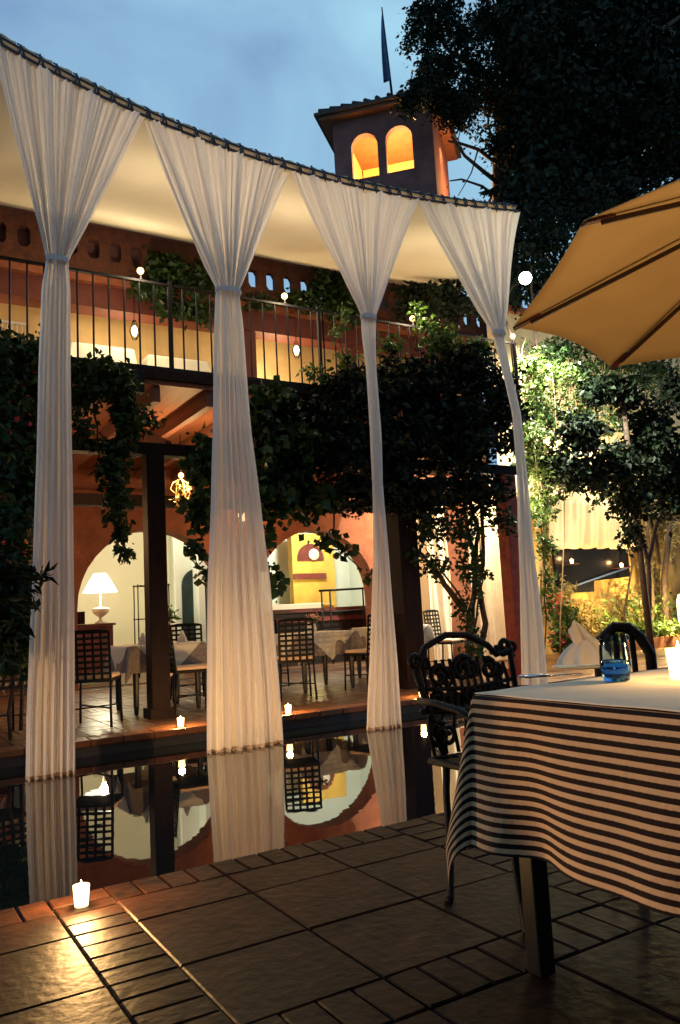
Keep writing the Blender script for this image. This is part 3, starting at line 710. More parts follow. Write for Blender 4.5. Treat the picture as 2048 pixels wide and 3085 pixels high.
# foliage mass right of the building, under the big tree
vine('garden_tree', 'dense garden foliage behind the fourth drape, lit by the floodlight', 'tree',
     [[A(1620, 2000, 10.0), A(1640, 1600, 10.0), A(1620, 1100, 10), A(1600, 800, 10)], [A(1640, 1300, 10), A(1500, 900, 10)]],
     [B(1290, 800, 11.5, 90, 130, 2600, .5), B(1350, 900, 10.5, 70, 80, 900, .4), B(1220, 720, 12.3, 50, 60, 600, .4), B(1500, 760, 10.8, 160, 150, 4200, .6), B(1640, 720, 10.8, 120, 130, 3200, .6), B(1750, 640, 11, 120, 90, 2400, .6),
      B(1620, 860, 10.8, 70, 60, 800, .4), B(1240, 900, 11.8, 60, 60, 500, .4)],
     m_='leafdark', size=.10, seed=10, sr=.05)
vine('garden_shrub', 'brightly lit lime shrub of small leaves right of the fourth drape', 'shrub',
     [[A(1640, 2000, 9.6), A(1630, 1600, 9.4), A(1600, 1200, 9.2), A(1580, 1080, 9.1)], [A(1690, 1990, 9.6), A(1700, 1500, 9.5), A(1660, 1100, 9.4)]],
     [B(1600, 1110, 9.2, 60, 55, 486, .3), B(1600, 1210, 9.2, 55, 70, 567, .3), B(1680, 1130, 9.5, 70, 60, 486, .35), B(1590, 1320, 9.0, 50, 70, 567, .3), B(1640, 1420, 9.3, 60, 60, 405, .3), B(1720, 1250, 9.6, 80, 80, 567, .35), B(1760, 1120, 10.2, 70, 50, 315, .3), B(1820, 1230, 10.2, 70, 60, 270, .3), B(1700, 1380, 10.0, 60, 60, 202, .3), B(1900, 1100, 10.3, 80, 40, 180, .3), B(1640, 1520, 9.2, 30, 50, 162, .2)],
     m_='leaflime', size=.075, seed=11, sr=.012, stemm='palebark')
vine('climbing_vine', 'leafy vine running down the right side of the brick post', 'climbing plant',
     [[A(1640, 1960, 8.6), A(1645, 1750, 8.6), A(1625, 1550, 8.6)]],
     [B(1640, 1640, 8.6, 26, 60, 250, .15), B(1650, 1750, 8.6, 24, 60, 230, .12), B(1655, 1830, 8.6, 20, 40, 100, .1), B(1615, 1560, 8.6, 30, 40, 150, .15)],
     m_='leafbush', size=.06, seed=12, sr=.012)
vine('garden_tree', 'dark broad-leaved tree hanging over the yellow garden wall below the umbrella', 'tree',
     [[A(1960, 1990, 9.4), A(1950, 1700, 9.3), A(1900, 1500, 9.2), A(1780, 1350, 9.0), A(1700, 1280, 8.9)], [A(1950, 1700, 9.3), A(2000, 1500, 9.2), A(2010, 1150, 9.2)], [A(1990, 1700, 9.5), A(1920, 1400, 9.2), A(1850, 1150, 9.2)]],
     [B(1750, 1300, 9.0, 70, 60, 1360, .35), B(1850, 1400, 9.1, 90, 70, 1530, .4), B(1960, 1330, 9.1, 90, 120, 4080, .45), B(2020, 1450, 9.1, 80, 110, 3230, .45), B(1900, 1500, 9.1, 60, 60, 935, .35), B(1760, 1430, 9.1, 90, 55, 765, .35),
      B(1900, 1600, 9.1, 28, 70, 272, .2), B(1870, 1180, 9.0, 60, 45, 714, .3), B(1800, 1180, 9.2, 60, 40, 425, .3), B(1690, 1400, 9.1, 60, 50, 442, .3), B(2040, 1180, 9.1, 50, 60, 1020, .3)],
     m_='leafdark', size=.105, ratio=.6, seed=13, sr=.045, stemm='bark')
PM = thing('palm', tuple(Vector((at(1880, 1200, 9.0).x, 9.0, 0))), 'small dark fan palm under the umbrella edge on the right', 'palm tree')
pc_ = at(1870, 1150, 9.0)
MB().tube([(pc_.x+.1, 9.0, 0), (pc_.x+.05, 9.0, 2), tuple(pc_)], [.06, .05, .04], 8).build('trunk', 'bark', PM, True)
for i in range(13):
    an = i*2*math.pi/13+.2; le = random.uniform(.5, .75); up = random.uniform(-.1, .45); mb = MB()
    dv_ = Vector((math.cos(an), math.sin(an)*.8, up)); sd2 = dv_.cross(Vector((0, 0, 1))).normalized()
    mb.tube([pc_, pc_+dv_*le*.5, pc_+dv_*le+Vector((0, 0, -.12))], [.010, .008, .003], 5)
    for k in range(16):
        f_ = (k+1)/17; q = pc_+dv_*le*f_+Vector((0, 0, -.12*f_*f_))
        for s2 in (-1, 1):
            t2 = q+sd2*s2*.22*math.sin(math.pi*(.15+.8*f_))+dv_*.10+Vector((0, 0, -.05)); wv = dv_*.014
            mb.add([q-wv, t2, q+wv], [(0, 1, 2)])
    mb.build('frond', 'leafblack', PM)
vine('garden_vine', 'loose dark climber with open gaps on the floodlit cream wall right of the fourth drape', 'climbing plant',
     [[A(1640, 1560, 10.0), A(1660, 1350, 10.0), A(1700, 1150, 10.0), A(1760, 1060, 10.0)], [A(1700, 1300, 10), A(1820, 1200, 10), A(1950, 1120, 10)], [A(1660, 1450, 10), A(1560, 1330, 9.6), A(1570, 1180, 9.5)]],
     [B(1640, 1080, 10.0, 80, 50, 330, .3), B(1760, 1130, 10.0, 90, 60, 420, .3), B(1640, 1250, 9.8, 70, 70, 420, .3), B(1760, 1260, 10.0, 90, 70, 380, .3), B(1600, 1380, 9.6, 50, 60, 420, .3), B(1700, 1440, 9.9, 80, 60, 330, .3), B(1880, 1260, 10.0, 90, 60, 300, .3), B(1830, 1480, 10, 80, 50, 260, .3), B(1700, 1050, 10.2, 110, 35, 700, .3), B(1850, 1090, 10.2, 120, 35, 700, .3), B(1980, 1110, 10.2, 90, 40, 600, .3), B(1950, 1150, 10, 70, 60, 300, .3), B(1630, 1520, 9.6, 50, 40, 260, .25)],
     m_='leaf', size=.095, ratio=.5, seed=71, shell=.7)
# stiff reeds and bare stems against the cream wall
mb = MB()
for i in range(60):
    px = random.uniform(1560, 2060); py = random.uniform(1000, 1200); b = at(px+random.uniform(-30, 30), py+random.uniform(60, 330), 10.1+random.uniform(-.3, .3)); a = at(px, py, 10.1)
    mb.tube([b, b.lerp(a, .5)+Vector((random.uniform(-.05, .05), 0, 0)), a], [.012, .009, .004], 4)
o = mb.build('cane_thicket', 'reed', None, True); tag(o, 'tangle of pale dry canes against the floodlit garden wall', 'canes', kind='stuff')
# left sprig in front of the first drape
vine('shrub_sprig', 'dark sprig of pointed leaves reaching across the first drape from the left', 'shrub',
     [[A(-60, 1900, 6.3), A(20, 1800, 6.3), A(90, 1745, 6.3), A(160, 1730, 6.3)], [A(-60, 1990, 6.3), A(20, 1900, 6.3), A(40, 1840, 6.3)]],
     [B(125, 1735, 6.3, 30, 26, 26, .08), B(60, 1760, 6.3, 45, 45, 90, .12), B(15, 1830, 6.3, 55, 70, 260, .15), B(10, 1720, 6.3, 50, 50, 150, .15), B(10, 1930, 6.3, 40, 60, 160, .15)],
     m_='leafdark', size=.11, ratio=.32, seed=14, sr=.008)
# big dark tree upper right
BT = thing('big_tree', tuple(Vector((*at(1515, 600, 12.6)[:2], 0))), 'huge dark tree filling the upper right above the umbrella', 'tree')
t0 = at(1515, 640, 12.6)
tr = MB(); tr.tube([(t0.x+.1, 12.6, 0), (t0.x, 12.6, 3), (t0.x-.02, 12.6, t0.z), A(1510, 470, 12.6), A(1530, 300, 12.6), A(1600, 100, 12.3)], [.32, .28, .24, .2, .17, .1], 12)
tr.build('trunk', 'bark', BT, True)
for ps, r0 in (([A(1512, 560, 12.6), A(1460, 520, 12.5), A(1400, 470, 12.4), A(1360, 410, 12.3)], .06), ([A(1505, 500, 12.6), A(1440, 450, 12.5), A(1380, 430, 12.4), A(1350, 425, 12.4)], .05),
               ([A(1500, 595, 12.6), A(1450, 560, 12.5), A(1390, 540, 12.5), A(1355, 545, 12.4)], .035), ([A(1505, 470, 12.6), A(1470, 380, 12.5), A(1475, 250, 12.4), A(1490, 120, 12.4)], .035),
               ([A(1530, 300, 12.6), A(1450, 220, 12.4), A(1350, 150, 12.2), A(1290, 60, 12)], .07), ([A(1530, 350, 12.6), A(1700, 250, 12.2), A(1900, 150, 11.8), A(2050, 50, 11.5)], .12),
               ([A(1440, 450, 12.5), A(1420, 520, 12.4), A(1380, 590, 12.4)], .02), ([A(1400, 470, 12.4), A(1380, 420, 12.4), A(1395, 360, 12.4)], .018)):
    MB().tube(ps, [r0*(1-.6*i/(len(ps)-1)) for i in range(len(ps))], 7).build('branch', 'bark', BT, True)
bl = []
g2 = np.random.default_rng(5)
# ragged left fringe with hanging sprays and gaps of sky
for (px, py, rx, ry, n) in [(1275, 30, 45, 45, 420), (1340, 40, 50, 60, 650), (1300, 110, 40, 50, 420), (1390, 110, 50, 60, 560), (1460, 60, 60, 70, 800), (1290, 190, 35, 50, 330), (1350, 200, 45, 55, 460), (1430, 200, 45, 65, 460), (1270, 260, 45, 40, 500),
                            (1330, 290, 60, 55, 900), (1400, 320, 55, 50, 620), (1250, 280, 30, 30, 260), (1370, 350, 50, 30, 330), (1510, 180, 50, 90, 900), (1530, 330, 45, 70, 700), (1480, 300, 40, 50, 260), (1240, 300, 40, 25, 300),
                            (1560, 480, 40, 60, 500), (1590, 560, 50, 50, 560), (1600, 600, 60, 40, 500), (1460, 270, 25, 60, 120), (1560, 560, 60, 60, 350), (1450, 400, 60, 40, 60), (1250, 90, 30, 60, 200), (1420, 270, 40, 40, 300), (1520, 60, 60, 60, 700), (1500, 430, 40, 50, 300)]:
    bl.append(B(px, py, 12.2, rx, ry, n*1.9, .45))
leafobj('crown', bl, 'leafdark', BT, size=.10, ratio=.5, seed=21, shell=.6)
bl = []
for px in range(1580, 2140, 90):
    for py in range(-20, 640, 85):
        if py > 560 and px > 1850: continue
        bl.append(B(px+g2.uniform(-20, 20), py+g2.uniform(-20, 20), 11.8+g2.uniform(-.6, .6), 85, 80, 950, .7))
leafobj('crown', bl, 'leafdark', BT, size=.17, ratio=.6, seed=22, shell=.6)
# unseen tree added to shade the near terrace (above and behind the viewpoint)
OT = thing('added_shade_tree', (5.5, -3.2, 0), 'added unseen tree spreading over the near terrace to shade it', 'tree')
MB().tube([(5.5, -3.2, 0), (5.4, -3.1, 2.5), (4.8, -2.6, 4.2), (3.2, -1.5, 5.4)], [.3, .26, .2, .1], 10).build('trunk', 'bark', OT, True)
leafobj('crown', [((x, y, 5.6+.4*math.sin(x*2+y)), (1.25, 1.25, .6), 1900) for x in (-4, -2, 0, 2, 4, 6) for y in (-5, -3, -1.0) ]+[((x, 1.0, 5.7), (1.1, .9, .5), 900) for x in (1.2, 2.6, 4.2, 6)]+[((x, .2, 5.9), (1.1, .9, .5), 900) for x in (-1.5, 0, 1.2)], 'leafdark', OT, size=.22, ratio=.7, seed=30)

def votive(x, y, z, label, power=8, big=1., group='candles along the pool ledge'):
    t = thing('votive_candle', (x, y, z), label, 'candle', group); b = big
    MB().lathe([(.001, .0), (.026*b, .0), (.031*b, .055*b), (.033*b, .078*b), (.030*b, .078*b), (.028*b, .05*b), (.024*b, .006*b), (.001, .006*b)], (x, y, z+.001), 18).build('glass_holder', 'votive', t, True)
    MB().lathe([(.001, .008*b), (.022*b, .008*b), (.022*b, .042*b), (.001, .042*b)], (x, y, z), 14).build('wax', 'wax', t, True)
    MB().lathe([(.001, .044*b), (.007*b, .054*b), (.009*b, .064*b), (.005*b, .082*b), (.0006, .10*b)], (x, y, z), 10).build('flame', 'flame', t, True)
    lamp('candle_light', (x, y, z+.12*b), power, (1, .56, .20), .03)
    return t

# ------------------------------------------------------------------ bell tower and flag
TW = thing('bell_tower', (10.75, 14.6, 7), 'small square tower with tiled roof and glowing arched openings', 'tower')
TC = Vector((10.80, 14.55, 0)); ta = R(47)                 # azimuth of the front face's depth direction
dn = Vector((math.sin(ta), math.cos(ta), 0)); dr = Vector((dn.y, -dn.x, 0))
fr = at(1155, 480, 14.0)
hw = 1.15
zb, ze = 7.0, at(1240, 330, 13.9).z-.42
def TP(a, b, z): return Vector((TC.x, TC.y, 0)) + dr*a + dn*b + Vector((0, 0, z))
zs = ze-.72; zbot = zs-.80
def tower_side(o, dx, ops, nm='wall'):
    mb = MB(); arch_wall(mb, o, dx, 2*hw, 0, ze-zb, ops, .16, 14); return mb.build(nm, 'towerwall', TW)
ops = [(hw-.43, .305, zs-zb-.03, zbot-zb), (hw+.37, .305, zs-zb-.03, zbot-zb)]
tower_side(TP(-hw, -hw, zb), dr, ops)
tower_side(TP(hw, -hw+.163, zb), dn, [(hw-.1, .27, zs-zb-.03, zbot-zb)])
mb = MB(); 
for (c, w, d) in (((0, hw-.08), 2*hw-.34, .14), ((-hw+.08, .0), .14, 2*hw-.33)):
    p = TP(c[0], c[1], (zb+ze)/2); mb.box(p, (w, d, ze-zb), rz=-(ta))
mb.build('back_wall', 'towerin', TW)
mb = MB(); mb.box(TP(.0, .0, zbot-.25), (2*hw-.4, 2*hw-.4, .1), rz=-ta); mb.build('belfry_floor', 'towerin', TW)
mb = MB(); mb.box(TP(.0, .0, ze-.02), (2*hw+.5, 2*hw+.5, .07), rz=-ta); mb.build('eave', 'eave', TW)
mb = MB(); e = hw+.34; apex = TP(0, 0, ze+.82)
k = [TP(-e, -e, ze+.02), TP(e, -e, ze+.02), TP(e, e, ze+.02), TP(-e, e, ze+.02)]
k2 = [p+Vector((0, 0, .07)) for p in k]
mb.add(k+k2+[apex], [(0, 1, 5, 4), (1, 2, 6, 5), (2, 3, 7, 6), (3, 0, 4, 7), (4, 5, 8), (5, 6, 8), (6, 7, 8), (7, 4, 8), (3, 2, 1, 0)])
for s_ in range(4):                       # courses of barrel tiles
    a, b = k2[s_], k2[(s_+1) % 4]
    for i in range(11):
        f = (i+.5)/11; p = a.lerp(b, f); q = a.lerp(b, .5+(f-.5)*.06).lerp(apex, 1) if False else p.lerp(apex, 1-abs(f-.5)*2*.96)
        mb.tube([p+Vector((0, 0, .02)), q+Vector((0, 0, .02))], .055, 6)
mb.build('roof', 'roof', TW)
lamp('tower_light', TP(.1, -.3, zbot+.35), 480, (1, .64, .24), .12)
lamp('tower_side_light', TP(hw+.6, .3, zbot+.1), 160, (1, .42, .12), .15)
fb = TP(-.1, 0, ze+.75); ft = Vector(at(1150, 22, 14.6)); fb = Vector((at(1182, 300, 14.6).x, 14.6, at(1182, 300, 14.6).z))
FG = thing('flag_pole', tuple(fb), 'flagpole on the tower with a limp dark blue flag', 'flag')
MB().tube([fb, ft], [.032, .016], 8).build('pole', 'iron', FG, True)
d = (fb-ft)
fl = MB().grid(lambda u, v: tuple(ft + d*(.02+.80*v*(1-.06*u)) + Vector((-(.24*v**.8*u), .05*math.sin(u*8+v*3)*(.3+v), -.12*u))), 16, 26)
solid(fl.build('flag', 'flag', FG, True), .008)

# ------------------------------------------------------------------ garden wall on the right
GW = thing('garden_wall', (13.5, 11.2, 0), 'tall plastered garden wall washed with yellow light on the right', 'wall')
MB().bb(10.35, 19, 11.0, 11.25, 0, 2.95).build('wall', 'garden', GW)
MB().bb(10.35, 19, 11.03, 11.25, 2.96, 6.6).build('wall', 'gardenup', GW)
MB().bb(10.32, 19, 10.94, 11.28, 6.602, 6.72).build('coping', 'terracotta', GW)
w0 = at(1668, 1652, 10.9); w1 = at(1902, 1770, 10.9); w2 = at(1790, 1780, 10.9)
WN = thing('dark_window', (w0.x, 10.93, w1.z), 'wide black window in the yellow garden wall reflecting the lamps', 'window')
mb = MB(); y0, y1 = 10.90, 10.96
pts = [(w0.x, w2.z-.02), (w2.x, w2.z-.02), (w2.x+.02, w1.z+.16), (w1.x, w1.z+.22), (w1.x, w0.z+.02), (w0.x, w0.z+.02)]
n = len(pts); mb.add([(a, y0, b) for a, b in pts]+[(a, y1, b) for a, b in pts], [tuple(range(n)), tuple(reversed(range(n, 2*n)))]+[(i, i+n, (i+1) % n+n, (i+1) % n) for i in range(n)])
mb.build('pane', 'blackglass', WN)
mb = MB(); mb.beam((w0.x, 10.88, w2.z+.02), (w1.x, 10.88, w1.z+.42), .03, .035); mb.build('handrail', 'silver', WN)
mb = MB(); mb.bb(w0.x-.05, w1.x+.05, 10.87, 10.97, w0.z+.03, w0.z+.11); mb.build('frame', 'wood', WN)
for px_, py_, lb_ in ((1722, 1690, 'left stand-in candle glowing for a lamp reflection in the dark window'), (1872, 1702, 'right stand-in candle glowing for a lamp reflection in the dark window')):  # candles stand in for lamp reflections in the window glass
    q_ = at(px_, py_, 10.75); votive(q_.x, 10.75, q_.z-.05, lb_, 10, 1.0, 'stand-in candles before the dark window')
    o = MB().bb(q_.x-.12, q_.x+.12, 10.68, 10.89, q_.z-.065, q_.z-.051).build('added_candle_shelf', 'redcol'); tag(o, 'added dark shelf under the '+lb_.split(' glowing')[0]+' at the dark window', 'shelf', 'added shelves before the dark window')
mb = MB(); c0 = at(1655, 1505, 10.7); c1 = at(1935, 1652, 10.7)
mb.grid(lambda u, v: (c0.x+(c1.x-c0.x)*u, 10.7+.030*math.sin(u*38+math.sin(u*9))*(.4+v)+.018*math.sin(u*83)+.12*v, c0.z+(c1.z-c0.z)*v+.02*math.sin(u*3.1)+.012*math.sin(u*41)*v), 160, 8)
o = mb.build('fabric_valance', 'drapein', None, True); solid(o, .006); tag(o, 'pale gathered fabric valance hung above the black window', 'awning')
# planter with ground plants
PL = thing('planter', (13.3, 10.4, 0), 'long clay planter of low green plants under the garden wall', 'planter')
pa = at(1890, 1930, 10.2); pb = at(2060, 1930, 10.2)
MB().bb(pa.x-.1, pb.x+1.5, 10.1, 10.6, 0, pa.z+.02).build('box', 'clay', PL)
k_ = .005
leafobj('foliage', [((x, 10.35, pa.z+.15), (.35, .25, .2), 260) for x in np.arange(pa.x, pb.x+1.2, .45)]+[((x, 10.6, pa.z+.5), (.25, .2, .4), 90) for x in np.arange(pa.x, pb.x+1.0, .7)], 'leaflime', PL, size=.11, ratio=.45, seed=40)
vine('garden_shrub', 'low red-flowering shrub at the foot of the yellow garden wall', 'shrub',
     [[A(1700, 2000, 9.8), A(1690, 1900, 9.8), A(1680, 1820, 9.8)]],
     [B(1690, 1850, 9.9, 50, 50, 380, .2), B(1700, 1930, 9.8, 55, 45, 420, .2), B(1760, 1960, 9.8, 70, 30, 260, .2)], m_='leafbush', size=.08, seed=41,
     flowers=[B(1680, 1820, 9.8, 35, 40, 60, .2), B(1690, 1930, 9.7, 50, 40, 60, .2)])
vine('wall_creeper', 'dry ochre creeper spread over the yellow garden wall under the window', 'climbing plant',
     [[A(1720, 1980, 10.9), A(1740, 1880, 10.9), A(1800, 1800, 10.9)], [A(1860, 1960, 10.9), A(1840, 1850, 10.9), A(1880, 1760, 10.9)], [A(1930, 1960, 10.9), A(1935, 1800, 10.9), A(1925, 1640, 10.9), A(1940, 1500, 10.9)], [A(1980, 1960, 10.9), A(1990, 1700, 10.9), A(1975, 1500, 10.9)]],
     [B(1760, 1870, 10.85, 90, 60, 798, .08), B(1880, 1850, 10.85, 80, 90, 798, .08), B(1960, 1750, 10.85, 60, 130, 798, .08), B(2010, 1600, 10.85, 40, 90, 494, .08), B(1700, 1800, 10.85, 40, 60, 380, .08), B(1960, 1560, 10.85, 50, 60, 380, .08)],
     m_='reed', size=.10, ratio=.3, seed=44, sr=.012, stemm='bark')
# pale trunks and hanging stems on the wall
for i, (ps, r0, lb) in enumerate(((([A(1960, 1990, 10.6), A(1965, 1800, 10.6), A(1950, 1600, 10.6), A(1990, 1350, 10.5)], .05, 'slim pale trunk rising against the yellow wall')),
                                  (([A(1900, 1990, 10.7), A(1880, 1850, 10.7), A(1905, 1700, 10.7), A(1880, 1600, 10.6)], .028, 'thin curving stem on the yellow wall below the window')),
                                  (([A(2010, 1930, 10.5), A(2000, 1750, 10.5), A(2020, 1560, 10.5)], .07, 'thick pale trunk nearest the garden uplight')))):
    o = MB().tube(ps, [r0*(1-.12*k) for k in range(len(ps))], 9).build('tree_trunk', 'bark', None, True); tag(o, lb, 'trunk')
# uplight
ul = at(2072, 1930, 10.0)
UL = thing('garden_uplight', (ul.x, 10.0, 0), 'bright uplight at the right edge washing the garden wall', 'lamp')
MB().lathe([(.07, 0), (.08, .02), (.03, .05), (.03, .25), (.07, .30), (.08, .34)], (ul.x, 10.0, 0), 14).build('stand', 'iron', UL, True)
MB().lathe([(.001, .34), (.10, .35), (.13, .5), (.13, .85), (.09, .98), (.001, 1.0)], (ul.x, 10.0, 0), 18).build('glass', 'lantern', UL, True)
lamp('uplight', (ul.x-.26, 9.9, .75), 300, (1, .78, .30), .12)
lamp('low_wall_fill', (ul.x-1.8, 10.35, .85), 70, (1, .66, .22), .08)  # unseen fill added low on the garden wall
lamp('wall_wash_fill', (12.6, 10.1, 3.7), 240, (1, .86, .56), .12)  # unseen fill added to brighten the upper wall
lamp('valance_fill', (11.4, 9.9, 2.2), 40, (1, .84, .50), .1)  # unseen fill added to brighten the valance
# floodlight
fp = at(1588, 835, 8.8)
FL = thing('floodlight', (fp.x, 8.8, fp.z), 'intense white floodlight between the fourth drape and the umbrella', 'lamp')
MB().box((fp.x+.03, 8.92, fp.z+.03), (.16, .10, .12)).build('housing', 'iron', FL)
MB().ball((fp.x, 8.84, fp.z), .10, 16, 8).build('lens', 'flood', FL, True)
MB().tube([(fp.x+.03, 8.97, fp.z), (fp.x+.06, 9.2, fp.z+.02), (fp.x+.5, 9.9, fp.z+.05)], .02, 6).build('arm', 'iron', FL, True)
lamp('flood', (fp.x+.02, 8.70, fp.z-.12), 5200, (1, 1, .80), .08, spot=120, to=(fp.x+1.6, 10.2, 2.0), blend=.8)
lamp('flood_spill', (fp.x-.02, 8.62, fp.z+.02), 110, (.9, 1, .78), .1)

# gold drapes hanging in the far right bay
for px0, px1, pt, lb, sd_ in ((1268, 1375, 1500, 'gold lit drape right of the dark post, behind the lattice chair', 31), (1440, 1545, 1470, 'gold lit drape just left of the brick post', 37)):
    a = at(px0, 1900, 10.6); b = at(px1, 1900, 10.6); zt = at(px0, pt, 10.6).z
    cloth_strip('gathered_drape', [(a.x+.1, b.x-.1, zt+.2, .05), (a.x-.02, b.x+.02, 1.6, .06), (a.x, b.x, .9, .05), (a.x+.05, b.x-.05, .03, .06)], lb, seed=sd_, y0=10.6, mat_='drapein', group='gold drapes behind the far bay', npl=7)

# ------------------------------------------------------------------ furniture in the restaurant
def lattice_chair():
    t = thing('dining_chair', (0, 0, 0), 'black iron lattice-back chair', 'chair', 'iron lattice chairs of the veranda')
    w = .42
    for x in (-.2, .2):
        o = MB().tube([(x, -.20, .45), (x, -.215, .22), (x*1.05, -.24, 0)], .0125, 6).build('leg', 'iron', t, True)
        o = MB().tube([(x, .20, .45), (x*1.03, .205, .2), (x*1.05, .21, 0)], .0125, 6).build('leg', 'iron', t, True)
    mb = MB().bb(-.215, .215, -.215, .215, .435, .462); mb.build('seat_frame', 'iron', t)
    mb = MB(); mb.grid(lambda u, v: (0, 0, 0), 1, 1) if False else None
    mb.bb(-.205, .205, -.20, .205, .464, .505); bevel(mb.build('seat_cushion', 'cushion', t), .018, 3)
    mb = MB(); lean = lambda z: -.205-.10*(z-.45)
    for i in range(6):
        x = -.2+.08*i; mb.beam((x, lean(.47), .465), (x, lean(.93), .93), .026, .010)
    for i in range(8):
        z = .52+.058*i; mb.beam((-.2, lean(z), z), (.2, lean(z), z), .010, .026)
    mb.tube([(-.2, lean(.93), .93), (-.1, lean(.94), .945), (.1, lean(.94), .945), (.2, lean(.93), .93)], .011, 6)
    mb.build('backrest', 'iron', t)
    mb = MB(); mb.tube([(-.2, -.22, .18), (.2, .207, .18)], .008, 5); mb.tube([(.2, -.22, .183), (-.2, .207, .183)], .008, 5)
    mb.build('stretcher', 'iron', t, True)
    return t
ch0 = lattice_chair(); first = [True]
def chair(x, y, rz, label):
    o = ch0 if first[0] else copy_tree(ch0); first[0] = False
    o.location = (x, y, .003); o.rotation_euler = (0, 0, R(rz)); o['label'] = label; return o

def drape(cx, cy, w, d, top, size, rot, name_mb=None, n=44, out=.10, wave=.03, wk=14, ph=0., uvm=False, cf=.16):
    """square cloth laid on a table top, hanging over its edges"""
    mb = MB(); cr, sr_ = math.cos(rot), math.sin(rot); uvs = []
    su, sv = size if isinstance(size, tuple) else (size, size)
    def fn(u, v):
        a = (u-.5)*su; b = (v-.5)*sv; x = a*cr-b*sr_; y = a*sr_+b*cr
        qx = max(-w/2, min(w/2, x)); qy = max(-d/2, min(d/2, y)); ex, ey = x-qx, y-qy; r = math.hypot(ex, ey)
        uvs.append((a, b))
        if r < 1e-6: return (cx+x, cy+y, top)
        nx, ny = ex/r, ey/r
        s = (x+y) if abs(ex) < 1e-6 or abs(ey) < 1e-6 else (qx+qy)
        s = qy if abs(ey) < 1e-6 else (qx if abs(ex) < 1e-6 else (qx+qy))
        f = wave*(math.sin(s*wk+ph)+.6*math.sin(s*wk*1.9+1+ph*2))*min(1, r*3)
        corner = 4*abs(nx*ny)**1.0
        ck = min(1, corner/2)
        o_ = min(r, .012)+r*(out+cf*ck)+f*r/.4*(1-min(1, corner))-max(0, r-.44)*.25*ck*(cf < .2 and uvm)
        if uvm and nx < -.5: o_ -= (.045*r/.43)*math.exp(-((cy+qy-1.60)/.075)**2)  # inward fold shaped to darken the cloth near its corner
        return (cx+qx+nx*o_, cy+qy+ny*o_, top-max(0, r-.010)*(1-.5*out))
    mb.grid(fn, n, n)
    if uvm: mb.uvs = uvs
    return mb

def rtable(x, y, rz, label, w=.85, lab2='lace tablecloth under a white overlay', white='white overlay cloth'):
    t = thing('dining_table', (x, y, .003), label, 'table', 'veranda dining tables')
    MB().bb(x-w/2, x+w/2, y-w/2, y+w/2, .70, .735).build('tabletop', 'darkwood', t)
    for a in (-1, 1):
        for b in (-1, 1):
            MB().lathe([(.022, .003), (.032, .1), (.036, .5), (.04, .70)], (x+a*(w/2-.07), y+b*(w/2-.07), 0), 10).build('leg', 'darkwood', t, True)
    o = drape(x, y, w, w, .742, w+.62, 0, n=40, ph=x).build('tablecloth', 'lace', None, True); tag(o, lab2, 'tablecloth', 'lace undercloths')
    o = drape(x, y, w+.02, w+.02, .748, w+.30, R(45), n=40, out=.06, wave=.015, ph=y).build('table_overlay', 'linen', None, True); tag(o, white, 'tablecloth', 'white overlays')
    return t

for px, py, lb in ((548, 2190, 'left candle on the far pool ledge, right of the dark post'), (876, 2150, 'middle candle on the far pool ledge, right of the widest drape'), (1284, 2100, 'right candle on the far pool ledge, beside the iron garden chair')):
    p = atz(px, py, 0.004); votive(p.x, 7.46, .006, lb, 26, 1.0)
p = atz(256, 2745, 0); votive(p.x, 3.10, .003, 'bright candle on the near pool edge at lower left', 40, .90, 'candle at the near pool edge')

# tables and chairs, left to right
rtable(2.95, 9.15, 0, 'veranda table left, behind the dark wooden post', lab2='lace tablecloth on the veranda table behind the dark post', white='white overlay on the veranda table behind the dark post')
rtable(5.22, 9.5, 0, 'veranda table between the second and third drapes', lab2='lace tablecloth on the table between second and third drapes', white='white overlay on the table between second and third drapes')
rtable(6.8, 10.0, 0, 'veranda table seen just right of the third drape', lab2='lace tablecloth on the table right of the third drape', white='white overlay on the table right of the third drape')
rtable(.75, 9.3, 0, 'veranda table at the far left behind the vine', lab2='lace tablecloth on the table behind the left vine', white='white overlay on the table behind the left vine')
chair(2.05, 8.35, -28, 'lattice chair with its back to the pool right of the leftmost drape')
chair(3.12, 8.50, -97, 'lattice chair side-on between the dark post and the widest drape')
chair(3.58, 9.85, 165, 'lattice chair facing the pool behind the left veranda table')
chair(4.46, 8.62, -20, 'lattice chair with its back to the pool right of the widest drape')
chair(5.60, 8.80, 14, 'lattice chair with its back to the pool left of the third drape')
chair(6.25, 9.35, 40, 'lattice chair partly hidden behind the thin third drape')
chair(1.16, 8.42, 12, 'lattice chair at the far left below the vine')
p = at(1318, 1880, 9.9); chair(p.x, 9.7, -160, 'lattice chair standing alone before the gold drape')
chair(5.0, 10.45, 172, 'lattice chair on the far side of the middle veranda table')

